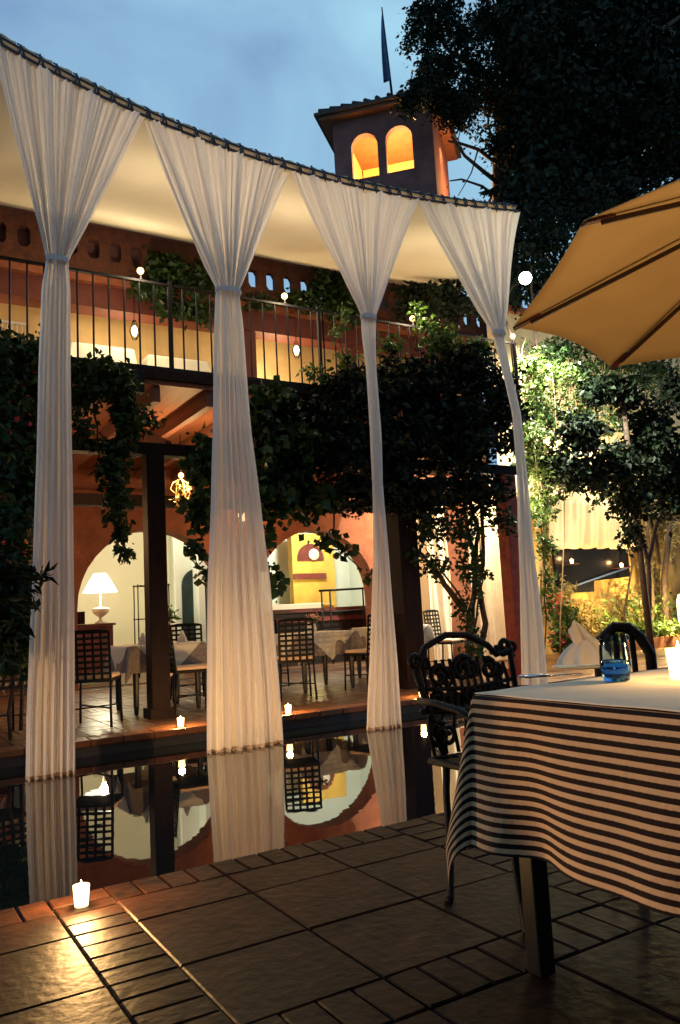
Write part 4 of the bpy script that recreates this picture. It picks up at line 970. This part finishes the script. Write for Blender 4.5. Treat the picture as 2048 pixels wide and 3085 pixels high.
def bouquet(x, y, z, label):
    t = thing('flower_vase', (x, y, z), label, 'flowers', 'flowers on the veranda tables')
    MB().lathe([(.001, 0), (.035, 0), (.045, .04), (.03, .09), (.038, .11)], (x, y, z), 14).build('vase', 'whitepot', t, True)
    leafobj('foliage', [((x, y, z+.17), (.09, .09, .06), 60)], 'leafbush', t, size=.05, seed=int(x*10))
    leafobj('blossom', [((x, y, z+.20), (.11, .11, .06), 90)], 'pinkflower', t, size=.035, ratio=.9, seed=int(x*10)+1)
bouquet(2.95, 9.15, .75, 'pink flowers on the veranda table behind the dark post')
bouquet(5.22, 9.5, .75, 'pink flowers on the veranda table left of the third drape')
def folded_napkin(x, y, z, s, label, grp='folded napkins on the veranda tables'):
    mb = MB()
    mb.grid(lambda u, v: (x+s*(.5-.42*v)*math.cos(u*6.283)*(1+.12*math.sin(u*50)), y+s*(.5-.42*v)*math.sin(u*6.283)*(1+.12*math.sin(u*50)), z+s*1.1*v), 48, 8)
    o = mb.build('napkin', 'napkin', None, True); tag(o, label, 'napkin', grp)
for x, y, lb in ((2.72, 8.92, 'white napkin cone at the left of the flowers behind the post'), (3.18, 8.92, 'white napkin cone at the right of the flowers behind the post'), (5.0, 9.22, 'white napkin cone on the table between the second and third drapes'), (6.62, 9.75, 'white napkin cone on the table right of the third drape')):
    folded_napkin(x, y, .752, .12, lb)

# sideboard with urn lamp in the left room
SY = 14.1; a = at(222, 1882, SY); b = at(347, 1880, SY)
SB = thing('sideboard', ((a.x+b.x)/2, SY, .001), 'dark red wooden sideboard inside the left arch', 'sideboard')
MB().bb(a.x-.4, b.x-.04, SY, SY+.5, .08, .98).build('body', 'sidewood', SB)
MB().bb(a.x-.44, b.x, SY-.04, SY+.53, .981, 1.02).build('top', 'sidewood', SB)
for x in (a.x-.36, b.x-.10): MB().bb(x, x+.05, SY+.02, SY+.07, .001, .079).build('leg', 'sidewood', SB)
for i in range(2):
    MB().bb(a.x-.3+i*.5, a.x+.12+i*.5, SY-.012, SY-.002, .62, .90).build('drawer', 'sidewood', SB)
lp = at(302, 1800, SY+.25); z0 = 1.022
TL = thing('table_lamp', (lp.x, SY+.25, z0), 'white urn lamp with glowing shade on the sideboard', 'lamp')
MB().lathe([(.001, 0), (.10, 0), (.10, .02), (.03, .06), (.028, .10), (.13, .18), (.16, .26), (.10, .27), (.012, .28), (.010, .55)], (lp.x, SY+.25, z0), 20).build('urn_base', 'whitepot', TL, True)
sz = at(300, 1785, SY+.25).z-z0; st_ = at(300, 1728, SY+.25).z-z0
MB().lathe([(.30, sz), (.20, sz+(st_-sz)*.55), (.11, st_)], (lp.x, SY+.25, z0), 24).build('lamp_shade', 'shade', TL, True)
lamp('table_lamp_light', (lp.x+.02, SY+.22, z0+sz-.06), 70, (1, .86, .55), .08)
lamp('room_left_fill', (4.3, 14.3, 3.1), 170, (1, .93, .68), .15)  # unseen fill added in the left room
lamp('room_right_fill', (8.4, 14.3, 3.1), 330, (.95, 1, .80), .15)  # unseen fill added in the right room
lamp('niche_fill', (at(930, 1700, 15.3).x, 15.2, 1.75), 20, (1, .80, .35), .06)  # unseen fill added on the mustard niche
# unseen ceiling lamps added to go with the room fills
for x, y, z, lb in ((4.3, 13.72, 3.3, 'added unseen ceiling lamp inside the left arch'), (8.4, 13.72, 3.3, 'added unseen ceiling lamp inside the right arch')):
    t = thing('added_ceiling_lamp', (x, y, z), lb, 'lamp', 'added ceiling lamps of the dining rooms')
    MB().tube([(x, y, z+.08), (x, y, 3.545)], .01, 6).build('cord', 'iron', t)
    MB().ball((x, y, z+.02), .09, 14, 8).build('globe', 'lantern', t, True)
# small framed box and vase on sideboard
fx = at(246, 1860, SY+.1); o = MB().bb(fx.x-.10, fx.x+.06, SY+.12, SY+.15, 1.023, 1.24).build('picture_frame', 'wood'); bevel(o, .004); tag(o, 'small dark picture frame on the sideboard left of the lamp', 'frame')
# iron etagere behind the post
e0 = at(415, 1780, 14.6); e1 = at(508, 1780, 14.6)
ET = thing('iron_etagere', (e0.x, 14.6, .001), 'thin iron display stand behind the dark post inside the left arch', 'stand')
for x in (e0.x, e1.x):
    for y in (14.6, 14.85): MB().tube([(x, y, .002), (x, y, 1.70)], .012, 6).build('upright', 'iron', ET, True)
for z in (.5, 1.05, 1.66): MB().bb(e0.x-.02, e1.x+.02, 14.58, 14.87, z, z+.02).build('shelf', 'iron', ET)
# grandfather plant pot near door
pp = at(505, 1880, 14.9)
PT = thing('potted_plant', (pp.x, 14.9, 0.001), 'small potted plant on a stand against the white wall', 'plant')
MB().lathe([(.001, 0), (.13, 0), (.10, .03), (.09, .75), (.14, .78), (.16, .95), (.13, .95)], (pp.x, 14.9, .001), 14).build('pot', 'whitepot', PT, True)
leafobj('foliage', [((pp.x, 14.9, 1.1), (.14, .14, .2), 120)], 'leafbush', PT, size=.12, ratio=.35, seed=61)
# bar counter in the right room
b0 = at(815, 1840, 14.0); b1 = at(1200, 1826, 14.0)
BC = thing('bar_counter', ((b0.x+b1.x)/2, 14.0, .001), 'brown wooden bar counter inside the right arch', 'counter')
MB().bb(b0.x-.4, b1.x+.8, 14.06, 14.5, .002, 1.03).build('front', 'darkwood', BC)
MB().bb(b0.x-.45, b1.x+.85, 13.96, 14.6, 1.032, 1.10).build('top', 'sidewood', BC)
MB().bb(b0.x-.4, b1.x+.8, 14.0, 14.055, .84, .93).build('moulding', 'sidewood', BC)
r0_ = at(968, 1782, 13.75); r1_ = at(1113, 1768, 13.75)
BR = thing('bar_rail', (r0_.x, 13.75, .001), 'black tubular rail standing before the bar counter', 'rail')
MB().tube([(r0_.x-.05, 13.75, 1.43), (r1_.x+.03, 13.75, 1.45)], .022, 8).build('top_bar', 'iron', BR, True)
for x in (r0_.x, r0_.x+.19, r1_.x-.17, r1_.x): MB().tube([(x, 13.75, .002), (x, 13.75, 1.43)], .018, 8).build('post', 'iron', BR, True)
MB().tube([(r0_.x, 13.75, 1.0), (r1_.x, 13.75, 1.02)], .015, 8).build('mid_bar', 'iron', BR, True)
wc = at(860, 1790, 15.3); CB_ = MB().bb(wc.x-.5, at(975, 1790, 15.3).x, 15.3, 15.6, .002, 1.22).build('back_counter', 'linen'); bevel(CB_, .01); tag(CB_, 'white back counter below the mustard niche', 'counter')
for i in range(7):
    x = at(640+i*55, 1920, 13.6).x
pk = at(990, 1815, 14.2); o = MB().lathe([(.001, 0), (.12, 0), (.13, .05), (.10, .09), (.001, .09)], (pk.x, 14.25, 1.101), 16).build('fruit_bowl', 'mustard', None, True); tag(o, 'low yellow bowl on the bar counter behind the rail', 'bowl')
# back bar with bottles at the far left
bb0 = at(15, 1885, 13.9); 
SH = thing('bottle_shelf', (bb0.x, 14.0, .001), 'red lit shelf of bottles glimpsed at the far left', 'shelf')
MB().bb(.2, 2.2, 14.0, 14.4, .002, .97).build('cabinet', 'sidewood', SH)
MB().bb(.2, 2.2, 14.42, 14.46, .97, 2.3).build('back_panel', 'redcol', SH)
for z in (1.35, 1.72): MB().bb(.2, 2.2, 14.2, 14.418, z, z+.03).build('shelf', 'sidewood', SH)
for i in range(9):
    x = .35+i*.2; z = .972 if i % 3 == 0 else (1.382 if i % 3 == 1 else 1.752)
    o = MB().lathe([(.001, 0), (.036, 0), (.038, .17), (.014, .22), (.013, .29), (.001, .29)], (x, 14.28, z), 12).build('bottle', 'bottle', None, True)
    tag(o, 'glass bottle on the red bar shelf at the far left', 'bottle', 'bottles on the red shelf')
lamp('shelf_fill', (1.2, 13.7, 2.3), 60, (1, .62, .26), .06)  # unseen fill added before the bottle shelf

# veranda hanging lamp and lanterns
h = at(545, 1432, 9.6)
HL = thing('hanging_lantern', (h.x, 9.6, h.z), 'small hanging lantern with gilt leaf sprays right of the dark post', 'lamp')
MB().tube([(h.x, 9.6, h.z+.05), (h.x, 9.6, 3.36)], .006, 5).build('chain', 'iron', HL)
MB().ball((h.x, 9.6, h.z), .035, 12, 8).build('bulb', 'bulb', HL, True)
M['gilt'] = mat('gilt_leaf', (.75, .52, .20), .45, metal=.3)
for ang, l, w_ in ((0, .30, .10), (1.9, .42, .16), (3.3, .22, .14), (4.9, .36, .08)):
    c, s_ = math.cos(ang), math.sin(ang)
    MB().tube([(h.x, 9.6, h.z-.04), (h.x+w_*.8*c, 9.6+.05*s_, h.z-.10), (h.x+w_*1.1*c, 9.6+.08*s_, h.z-.05-l*.6), (h.x+w_*.3*c+.03, 9.6+.05*s_, h.z-.08-l)], [.004, .007, .008, .003], 5).build('strand', 'gilt', HL, True)
for q_, r_, n_ in (((h.x+.02, 9.6, h.z-.12), (.11, .08, .09), 26), ((h.x-.06, 9.6, h.z-.30), (.08, .06, .12), 20), ((h.x+.08, 9.6, h.z-.24), (.07, .06, .10), 14)):
    leafobj('leaf_spray', [(q_, r_, n_)], 'gilt', HL, size=.075, ratio=.4, seed=90+n_)
lamp('hanging_light', (h.x, 9.45, h.z-.02), 55, (1, .66, .28), .04)
for x, pw in ((.9, 55), (5.75, 40), (8.9, 60)):
    t = thing('wall_lantern', (x, 12.9, 2.75), {.9: 'wall lantern on the terracotta arcade wall at the far left', 5.75: 'wall lantern on the terracotta pier between the arches', 8.9: 'wall lantern on the arcade wall beside the gold drapes'}[x], 'lamp', 'arcade wall lanterns')
    MB().box((x, 12.90, 2.75), (.09, .09, .14)).build('glass', 'lantern', t)
    MB().box((x, 12.955, 2.83), (.12, .05, .02)).build('bracket', 'iron', t)
    lamp('wall_light', (x, 12.6, 2.75), pw, (1, .58, .24), .06)
for px, py, lb, pw in ((893, 1058, 'candle lantern on the ochre loggia wall between second and third drapes', 170), (405, 1000, 'star-shaped lantern in the loggia above the left arch', 120)):
    p = at(px, py, 12.7); t = thing('loggia_lantern', (p.x, 12.7, p.z), lb, 'lamp', 'loggia lanterns')
    MB().lathe([(.015, -.08), (.035, -.05), (.05, .02), (.04, .08), (.01, .11)], (p.x, 12.7, p.z), 12).build('glass', 'lantern', t, True)
    mb = MB()
    for k in range(6):
        c, s_ = math.cos(k*1.047), math.sin(k*1.047); mb.tube([(p.x+.03*c, 12.7+.03*s_, p.z-.14), (p.x+.09*c, 12.7+.09*s_, p.z), (p.x+.02*c, 12.7+.02*s_, p.z+.2)], .006, 4)
    mb.tube([(p.x, 12.7, p.z+.18), (p.x, 12.7, 6.6)], .006, 4)
    mb.build('cage', 'iron', t)
    lamp('loggia_light', (p.x, 13.5, p.z-.3), pw*.75, (1, .74, .38), .08)
lamp('loggia_fill', (1.2, 13.6, 5.4), 60, (1, .70, .34), .1)
lamp('loggia_table_fill', (3.4, 11.3, 5.7), 90, (1, .80, .50), .1)  # unseen fill added to brighten the white-draped tables
# white-draped tables up in the loggia
for px0, px1, pt, lb in ((215, 400, 1040, 'white-draped sideboard up in the loggia behind the first bars'), (450, 625, 1078, 'white-draped table up in the loggia left of the red column')):
    a = at(px0, pt, 12.0); b = at(px1, pt, 12.0); zt = a.z*.5+b.z*.5
    t = thing('buffet_table', ((a.x+b.x)/2, 12.3, 3.702), lb, 'table', 'white-draped loggia tables')
    MB().bb(a.x+.03, b.x-.03, 12.0, 12.6, zt-.04, zt).build('tabletop', 'darkwood', t)
    for x in (a.x+.08, b.x-.08):
        for y in (12.06, 12.54): MB().bb(x-.03, x+.03, y-.03, y+.03, 3.702, zt-.042).build('leg', 'darkwood', t)
    o = drape((a.x+b.x)/2, 12.3, b.x-a.x, .62, zt+.006, (b.x-a.x+2.2, .62+2.2), 0, n=50, out=.03, wave=.03, wk=20).build('tablecloth', 'linen', None, True); tag(o, 'white cloth over the '+lb.replace('white-draped ', ''), 'tablecloth', 'white loggia cloths')
# spindle chairs in the loggia at the far left
for px, lb in ((28, 'white spindle chair in the loggia at the far left'), (105, 'white spindle chair in the loggia just left of the first drape')):
    p = at(px, 970 if px < 60 else 1030, 11.3); t = thing('spindle_chair', (p.x, 11.3, 3.702), lb, 'chair', 'white spindle chairs in the loggia')
    zt = p.z
    MB().bb(p.x-.24, p.x+.24, 11.25, 11.7, 4.12, 4.16).build('seat', 'linen', t)
    for x in (-.21, .21):
        for y in (11.28, 11.66): MB().bb(p.x+x-.02, p.x+x+.02, y-.02, y+.02, 3.703, 4.119).build('leg', 'linen', t)
    mb = MB(); mb.bb(p.x-.24, p.x+.24, 11.25, 11.28, zt-.04, zt)
    for k in range(8): x = p.x-.22+k*.063; mb.bb(x-.007, x+.007, 11.258, 11.272, 4.161, zt-.041)
    mb.build('backrest', 'linen', t)
# fill so the veranda ceiling glows
lamp('veranda_light', (2.2, 10.2, 2.1), 32, (1, .50, .20), .2)
lamp('veranda_light', (6.6, 10.6, 2.2), 22, (1, .50, .20), .2)
lamp('drape_bay_light', (9.1, 9.6, 2.5), 280, (1, .82, .52), .15)
lamp('garden_bay_light', (9.0, 9.0, 1.4), 18, (1, .7, .3), .15)
# unseen fill lamps added over the balcony to wash the awning
lamp('awning_fill', (2.2, 9.4, 4.6), 16, (1, .82, .52), .2)
lamp('awning_fill', (5.4, 9.4, 4.6), 8, (1, .82, .52), .2)

# ------------------------------------------------------------------ near table
TX, TY, TW_, TD_ = 1.50+.5, 1.79-.6, 1.0, 1.2       # centre x, centre y, width, depth
NT = thing('garden_table', (TX, TY, 0.001), 'dark wooden table under the striped cloth at lower right', 'table')
MB().bb(TX-TW_/2+.01, TX+TW_/2-.01, TY-TD_/2+.01, TY+TD_/2-.01, .705, .74).build('tabletop', 'darkwood', NT)
for a in (-1, 1):
    for b in (-1, 1):
        bevel(MB().bb(TX+a*(TW_/2-.10)-.028, TX+a*(TW_/2-.10)+.028, TY+b*(TD_/2-.065)-.028, TY+b*(TD_/2-.065)+.028, .001, .704).build('leg', 'darkwood', NT), .006)
def clothfn():
    mb = drape(TX, TY, TW_, TD_, .746, (TW_+.86, TD_+.86), 0, n=150, out=.09, wave=.013, wk=13, ph=.6, uvm=True, cf=.15)
    me = mb
    o = mb.build('tablecloth', 'striped', None, True)
    uvl = o.data.uv_layers.new(name='UVMap'); arr = np.array(mb.uvs)
    idx = np.empty(len(o.data.loops), int); o.data.loops.foreach_get('vertex_index', idx)
    uvl.data.foreach_set('uv', arr[idx].ravel()); return o
TCL = clothfn(); tag(TCL, 'black and cream striped tablecloth hanging over the near table', 'tablecloth')
def topfn(u, v):
    x = TX-TW_/2-.004+(TW_+.008)*u; y = TY-TD_/2-.004+(TD_+.008)*v
    return (x, y, .7515+.0015*math.sin(x*23+y*9)*math.sin(y*17))
o = MB().grid(topfn, 40, 40).build('table_overlay', 'linen', None, True); solid(o, .003); tag(o, 'plain white cloth square covering the near table top', 'tablecloth')
ZT = .7545
# tumbler
gp = atz(1858, 2052, ZT)
GL = thing('tumbler', (gp.x, gp.y, ZT), 'blue-bottomed glass tumbler on the striped table', 'glass')
sc_ = depth(gp)/FPX; hgt = 138*sc_; rb = 33*sc_; rm = 46*sc_; rt = 39*sc_
prof_o = [(.001, 0), (rb, 0), (rb*1.15, .004), (rm, hgt*.30), (rm*.98, hgt*.45)]
MB().lathe(prof_o+[(rm*.98-.003, hgt*.45), (rm-.004, hgt*.30), (rb*1.05, .014), (.001, .012)], (gp.x, gp.y, ZT+.0006), 32).build('blue_base', 'blueglass', GL, True)
MB().lathe([(rm*.98, hgt*.451), (rm*.92, hgt*.75), (rt, hgt), (rt-.002, hgt), (rm*.92-.0025, hgt*.75), (rm*.98-.003, hgt*.451)], (gp.x, gp.y, ZT+.0006), 32).build('bowl', 'clearglass', GL, True)
# napkin: pleated fan base and two tall folded leaves
npx = atz(1775, 2015, ZT); k = depth(npx)/FPX
PLT = MB().lathe([(.001, .0), (.06, .0), (.100, .008), (.102, .010), (.06, .004), (.001, .003)], (npx.x+.005, npx.y+.035, ZT+.0008), 36).build('dinner_plate', 'whitepot', None, True); tag(PLT, 'white plate under the folded napkin on the near table', 'plate')
NP = thing('napkin', (npx.x, npx.y, ZT+.012), 'white napkin folded to a tall point beside the tumbler', 'napkin')
rv = Vector((_r.x, _r.y, 0)).normalized(); fv = Vector((-rv.y, rv.x, 0)); nb = Vector((npx.x, npx.y, ZT+.016)) + fv*.04
def npf(u, v):
    th = math.pi*(.0+1.0*u)*2; rr = .082*(1-.15*v)*(1+.10*math.sin(u*6.283*9))*(1-.72*v**2)
    return tuple(nb + rv*(rr*math.cos(th)*1.15) + fv*(rr*math.sin(th)*.7) + Vector((0, 0, .085*v)))
o = MB().grid(npf, 90, 10).build('fan_base', 'napkin', NP, True)
def fold(nm, P4, bulge, n=14):          # P4: corners (across, up, depth) of a soft quad of linen
    a_, b_, c_, d_ = [nb+rv*p[0]+Vector((0, 0, p[1]))+fv*p[2] for p in P4]
    def f(u, v):
        p = a_.lerp(b_, u).lerp(d_.lerp(c_, u), v)
        return tuple(p - fv*bulge*math.sin(math.pi*u)*math.sin(math.pi*v) + Vector((0, 0, .003*math.sin(u*9+v*5))))
    solid(MB().grid(f, n, n).build(nm, 'napkin', NP, True), .002)
fold('tall_fold', [(-.028, .155, 0), (-.055, .118, -.012), (-.030, .045, -.020), (.018, .052, .006)], .012)
fold('front_fold', [(-.028, .155, 0), (.018, .052, .002), (.085, .028, -.016), (.040, .092, -.004)], .016)
fold('back_fold', [(-.028, .152, .006), (-.050, .110, .01), (.03, .04, .035), (.050, .090, .02)], -.02)
# cutlery
for dx, lb, nm in ((0, 'dinner knife left of the napkin on the near table', 'knife'), (.03, 'dinner fork beside the knife on the near table', 'fork')):
    c = atz(1640, 2036, ZT); c = Vector((c.x, c.y-.02-dx, ZT+.004))
    t = thing(nm, tuple(c), lb, nm, None)
    e = Vector((rv.x, rv.y, 0))
    MB().tube([c-e*.10, c-e*.02, c], [.005, .004, .003], 6).build('handle', 'silver', t, True)
    if nm == 'knife': MB().beam(c+e*.002, c+e*.10, .016, .002).build('blade', 'silver', t)
    else:
        for q in (-1, 0, 1): MB().tube([c+e*.002, c+e*.04+fv*q*.006, c+e*.085+fv*q*.006], .0015, 4).build('tine', 'silver', t, True)
cp = atz(2052, 2045, ZT); votive(cp.x, cp.y, ZT+.001, 'burning candle at the right edge of the striped table', 5, 1.1, 'candle on the near table')

# iron garden chair at the head of the table
def scroll(c, r, a0, turns, ax, az, n=16, shrink=.75):
    return [Vector(c)+Vector(ax)*(r*(1-shrink*i/n)*math.cos(a0+turns*6.283*i/n))+Vector(az)*(r*(1-shrink*i/n)*math.sin(a0+turns*6.283*i/n)) for i in range(n+1)]
CH = thing('garden_chair', (1.97, 2.32, 0.001), 'ornate black cast-iron garden chair at the head of the striped table', 'chair', None)
by = 2.42; X1, X2 = 1.77, 2.25; Z = Vector((0, 0, 1)); XX = Vector((1, 0, 0)); xm = (X1+X2)/2
def bkY(z): return by+.10*(z-.45)
mb = MB()
hoop = [(X1+.085, .45), (X1+.04, .62), (X1+.0, .76), (X1+.055, .85), (xm-.08, .89), (xm+.02, .885), (xm+.12, .84), (X2-.08, .80), (X2-.02, .815)]
mb.tube([(x, bkY(z), z) for x, z in hoop], .013, 8)
mb.tube([(X2-.005, bkY(z), z) for z in (.45, .60, .74, .81)], .012, 8)
mb.tube([(X1, bkY(.62), .62), (xm, bkY(.60), .60), (X2, bkY(.62), .62)], .011, 8)
mb.tube([(X1, bkY(.70), .70), (xm, bkY(.685), .685), (X2, bkY(.70), .70)], .008, 6)
mb.build('back_frame', 'ironc', CH, True)
mb = MB()
for c, r_, a0, t_ in (((X1+.10, .74), .045, 0, 1.4), ((xm-.02, .76), .05, 1, 1.5), ((xm+.11, .75), .04, 2, -1.4), ((X1+.08, .66), .035, 2, -1.3), ((xm, .655), .035, 0, 1.3), ((xm+.12, .66), .035, 1, -1.3), ((X1+.07, .53), .05, 1, 1.4), ((xm, .52), .055, 2, -1.4), ((X2-.07, .53), .05, 0, 1.4), ((X2-.035, .83), .038, 3, 1.3), ((X1-.0, .80), .028, 0, 1.2)):
    mb.tube(scroll((c[0], bkY(c[1]), c[1]), r_, a0, t_, XX, Z), .012, 6)
    mb.tube(scroll((c[0]+.045, bkY(c[1]-.01)+.004, c[1]-.01), r_*.8, a0+2, -t_, XX, Z), .010, 6)
for x in np.linspace(X1+.03, X2-.05, 13):
    mb.tube([(x, bkY(.62), .62), (x+.012, bkY(.70), .70), (x, bkY(.80), .80 if x < xm+.1 else .77)], .008, 5)
for x in np.linspace(X1+.04, X2-.04, 8):
    mb.tube([(x, bkY(.46), .46), (x-.01, bkY(.55), .55), (x, bkY(.61), .61)], .008, 5)
mb.grid(lambda u, v: (X1+.05+(X2-X1-.07)*u, bkY(.63+.05*v), .628+.05*v+.008*math.sin(u*30)), 30, 2)
mb.build('back_scrollwork', 'ironc', CH, True)
mb = MB()
mb.tube([(X1, 2.40, .45), (X2, 2.40, .45), (X2+.01, 2.0, .455), (X1-.01, 2.0, .455), (X1, 2.40, .45)], .012, 6)
for x in np.linspace(X1+.03, X2-.03, 11): mb.beam((x, 2.01, .455), (x, 2.39, .452), .018, .008)
mb.build('seat', 'ironc', CH)
for x, y, sx_, sy_ in ((X1+.085, 2.41, -.10, -.10), (X2, 2.41, .05, .06), (X1, 2.0, -.02, -.06), (X2, 2.0, .03, -.06)):
    MB().tube([(x, y, .45), (x+sx_*.2, y+sy_*.1, .33), (x+sx_*.6, y+sy_*.6, .12), (x+sx_, y+sy_, .012), (x+sx_*1.25, y+sy_*1.2, .008)], [.015, .013, .012, .013, .016], 8).build('leg', 'ironc', CH, True)
for x, s_ in ((X1, -1), (X2, 1)):
    mb = MB(); mb.tube([(x, bkY(.66), .66), (x+s_*.035, 2.30, .665), (x+s_*.045, 2.15, .65), (x+s_*.035, 2.05, .60)], .013, 8)
    mb.tube(scroll((x+s_*.035, 2.08, .57), .035, 1.57, 1.2, Vector((0, 1, 0)), Z), .010, 6)
    mb.tube([(x+s_*.03, 2.10, .55), (x+s_*.01, 2.12, .50), (x, 2.10, .455)], .010, 6)
    mb.build('armrest', 'ironc', CH, True)
# second chair behind the napkin, only its hoop back shows above the table
C2 = thing('garden_chair', (2.75, 1.5, 0.001), 'black curved-back garden chair on the far side of the striped table', 'chair', None)
q = at(1862, 1880, 2.45); cx2, cy2 = q.x, q.y
mb = MB(); mb.tube([Vector((cx2, cy2, 0))+rv*a+Vector((0, 0, z)) for a, z in ((-.09, .46), (-.10, .70), (-.08, .82), (-.02, .868), (.04, .862), (.09, .82), (.13, .74), (.13, .46))], .024, 8)
for a in (-.06, -.02, .02, .06): mb.tube([Vector((cx2, cy2, 0))+rv*a+Vector((0, 0, .47)), Vector((cx2, cy2, 0))+rv*(a*.9)+Vector((0, 0, .84))], .013, 6)
mb.build('backrest', 'ironc', C2, True)
mb = MB(); mb.box((cx2, cy2, .455), (.38, .38, .02), rz=math.atan2(rv.y, rv.x)); mb.build('seat', 'ironc', C2)
for a in (-.16, .16):
    for b in (-.16, .16):
        p = Vector((cx2, cy2, 0))+rv*a+fv*b; MB().tube([p+Vector((0, 0, .445)), p*1.0+Vector((0, 0, .01))], .013, 7).build('leg', 'ironc', C2, True)
C2.location = (0, 0, 0) if False else C2.location

# ------------------------------------------------------------------ umbrella
zr = 2.3; sc2 = 1.3/1.2
Ar, Br, Cr = atz(1818, 657, zr), atz(1546, 985, zr), atz(1868, 1096, zr)
u1 = (Ar-Br).normalized(); u2 = (Cr-Br).normalized(); Rr = ((Ar-Br).length+(Cr-Br).length)/2/.765
hubd = ray(2502, 475); inw = (u1+u2).normalized(); Uc = Br+inw*Rr; t_ = math.hypot(Uc.x, Uc.y)/math.hypot(hubd.x, hubd.y); hubz = 1.0+hubd.z*t_
UM = thing('parasol', (Uc.x, Uc.y, 0.001), 'large tan octagonal garden umbrella at the right edge', 'umbrella')
a0 = math.atan2(Br.y-Uc.y, Br.x-Uc.x)
rim = [Vector((Uc.x+Rr*math.cos(a0+i*math.pi/4), Uc.y+Rr*math.sin(a0+i*math.pi/4), zr)) for i in range(8)]
hub = Vector((Uc.x, Uc.y, hubz))
for i in range(8):
    a, b = rim[i], rim[(i+1) % 8]
    def pf(u, v, a=a, b=b):
        e = a.lerp(b, u); p = hub.lerp(e, .05+.95*v); sag = .05*math.sin(math.pi*u)*v
        return (p.x+(hub.x-p.x)*sag*.6, p.y+(hub.y-p.y)*sag*.6, p.z+.03*math.sin(math.pi*u)*v)
    solid(MB().grid(pf, 14, 14).build('canopy_panel', 'canvas', UM, True), .003)
    h2 = hub-Vector((0, 0, .05)); r2 = a.lerp(hub, .06)-Vector((0, 0, .022))
    MB().beam(h2, r2, .013, .018).build('rib', 'rib', UM)
    dv = (hub-a).normalized(); MB().beam(a-Vector((0, 0, .012)), a+dv*.14-Vector((0, 0, .012)), .035, .008).build('rib_pocket', 'redcol', UM)
MB().lathe([(.02, .0), (.02, hubz+.12)], (Uc.x, Uc.y, .0), 14).build('pole', 'rib', UM, True)
MB().lathe([(.001, .0), (.25, .0), (.25, .06), (.05, .09), (.04, .3), (.001, .3)], (Uc.x, Uc.y, .002), 20).build('base', 'iron', UM, True)
mb = MB(); mb.lathe([(.045, -.06), (.06, -.03), (.06, .0), (.03, .02)], tuple(hub), 14); mb.build('hub', 'rib', UM, True)
mb = MB(); mb.lathe([(.26, -.05), (.12, .03), (.001, .09)], (Uc.x, Uc.y, hubz+.05), 8); mb.build('vent_cap', 'canvas', UM)

# ------------------------------------------------------------------ added unseen wall, lantern post and fill spots of the near terrace
BW = thing('added_boundary_wall', (0, -5.6, 0), 'added unseen wall behind the viewpoint shading the terrace', 'wall')  # unseen wall added to keep sky light off the near terrace
MB().bb(-9, 9, -5.8, -5.6, 0, 5.4).build('wall', 'towerwall', BW)
LN = thing('added_terrace_lamp', (-3.2, 2.5, 0), 'added unseen lantern post for the fill spots left of the view', 'lamp')  # unseen post added as a home for the fill spots
MB().lathe([(.14, 0), (.14, .03), (.03, .06), (.026, .55)], (-3.2, 2.5, 0), 12).build('post', 'iron', LN, True)
MB().lathe([(.06, .55), (.10, .6), (.10, .8), (.02, .9)], (-3.2, 2.5, 0), 12).build('glass', 'lantern', LN, True)
lamp('terrace_fill_spot', (-3.03, 2.55, .78), 400, (1, .54, .22), .03, spot=18.5, to=(1.5, .93, .72), blend=.10)  # added fill on the cloth; cone edge stands in for a shadow
lamp('terrace_fill_spot', (-3.0, 2.62, .78), 1500, (1, .58, .23), .06, spot=34, to=(3.2, 6.6, -.1), blend=1.0)  # added fill that warms the lower drapes
lamp('umbrella_fill_spot', (Uc.x-.25, Uc.y-.1, 1.1), 42, (1, .66, .32), .06, spot=140, to=(Uc.x-.3, Uc.y, 2.6), blend=.5)  # unseen upward spot added to light the canopy underside
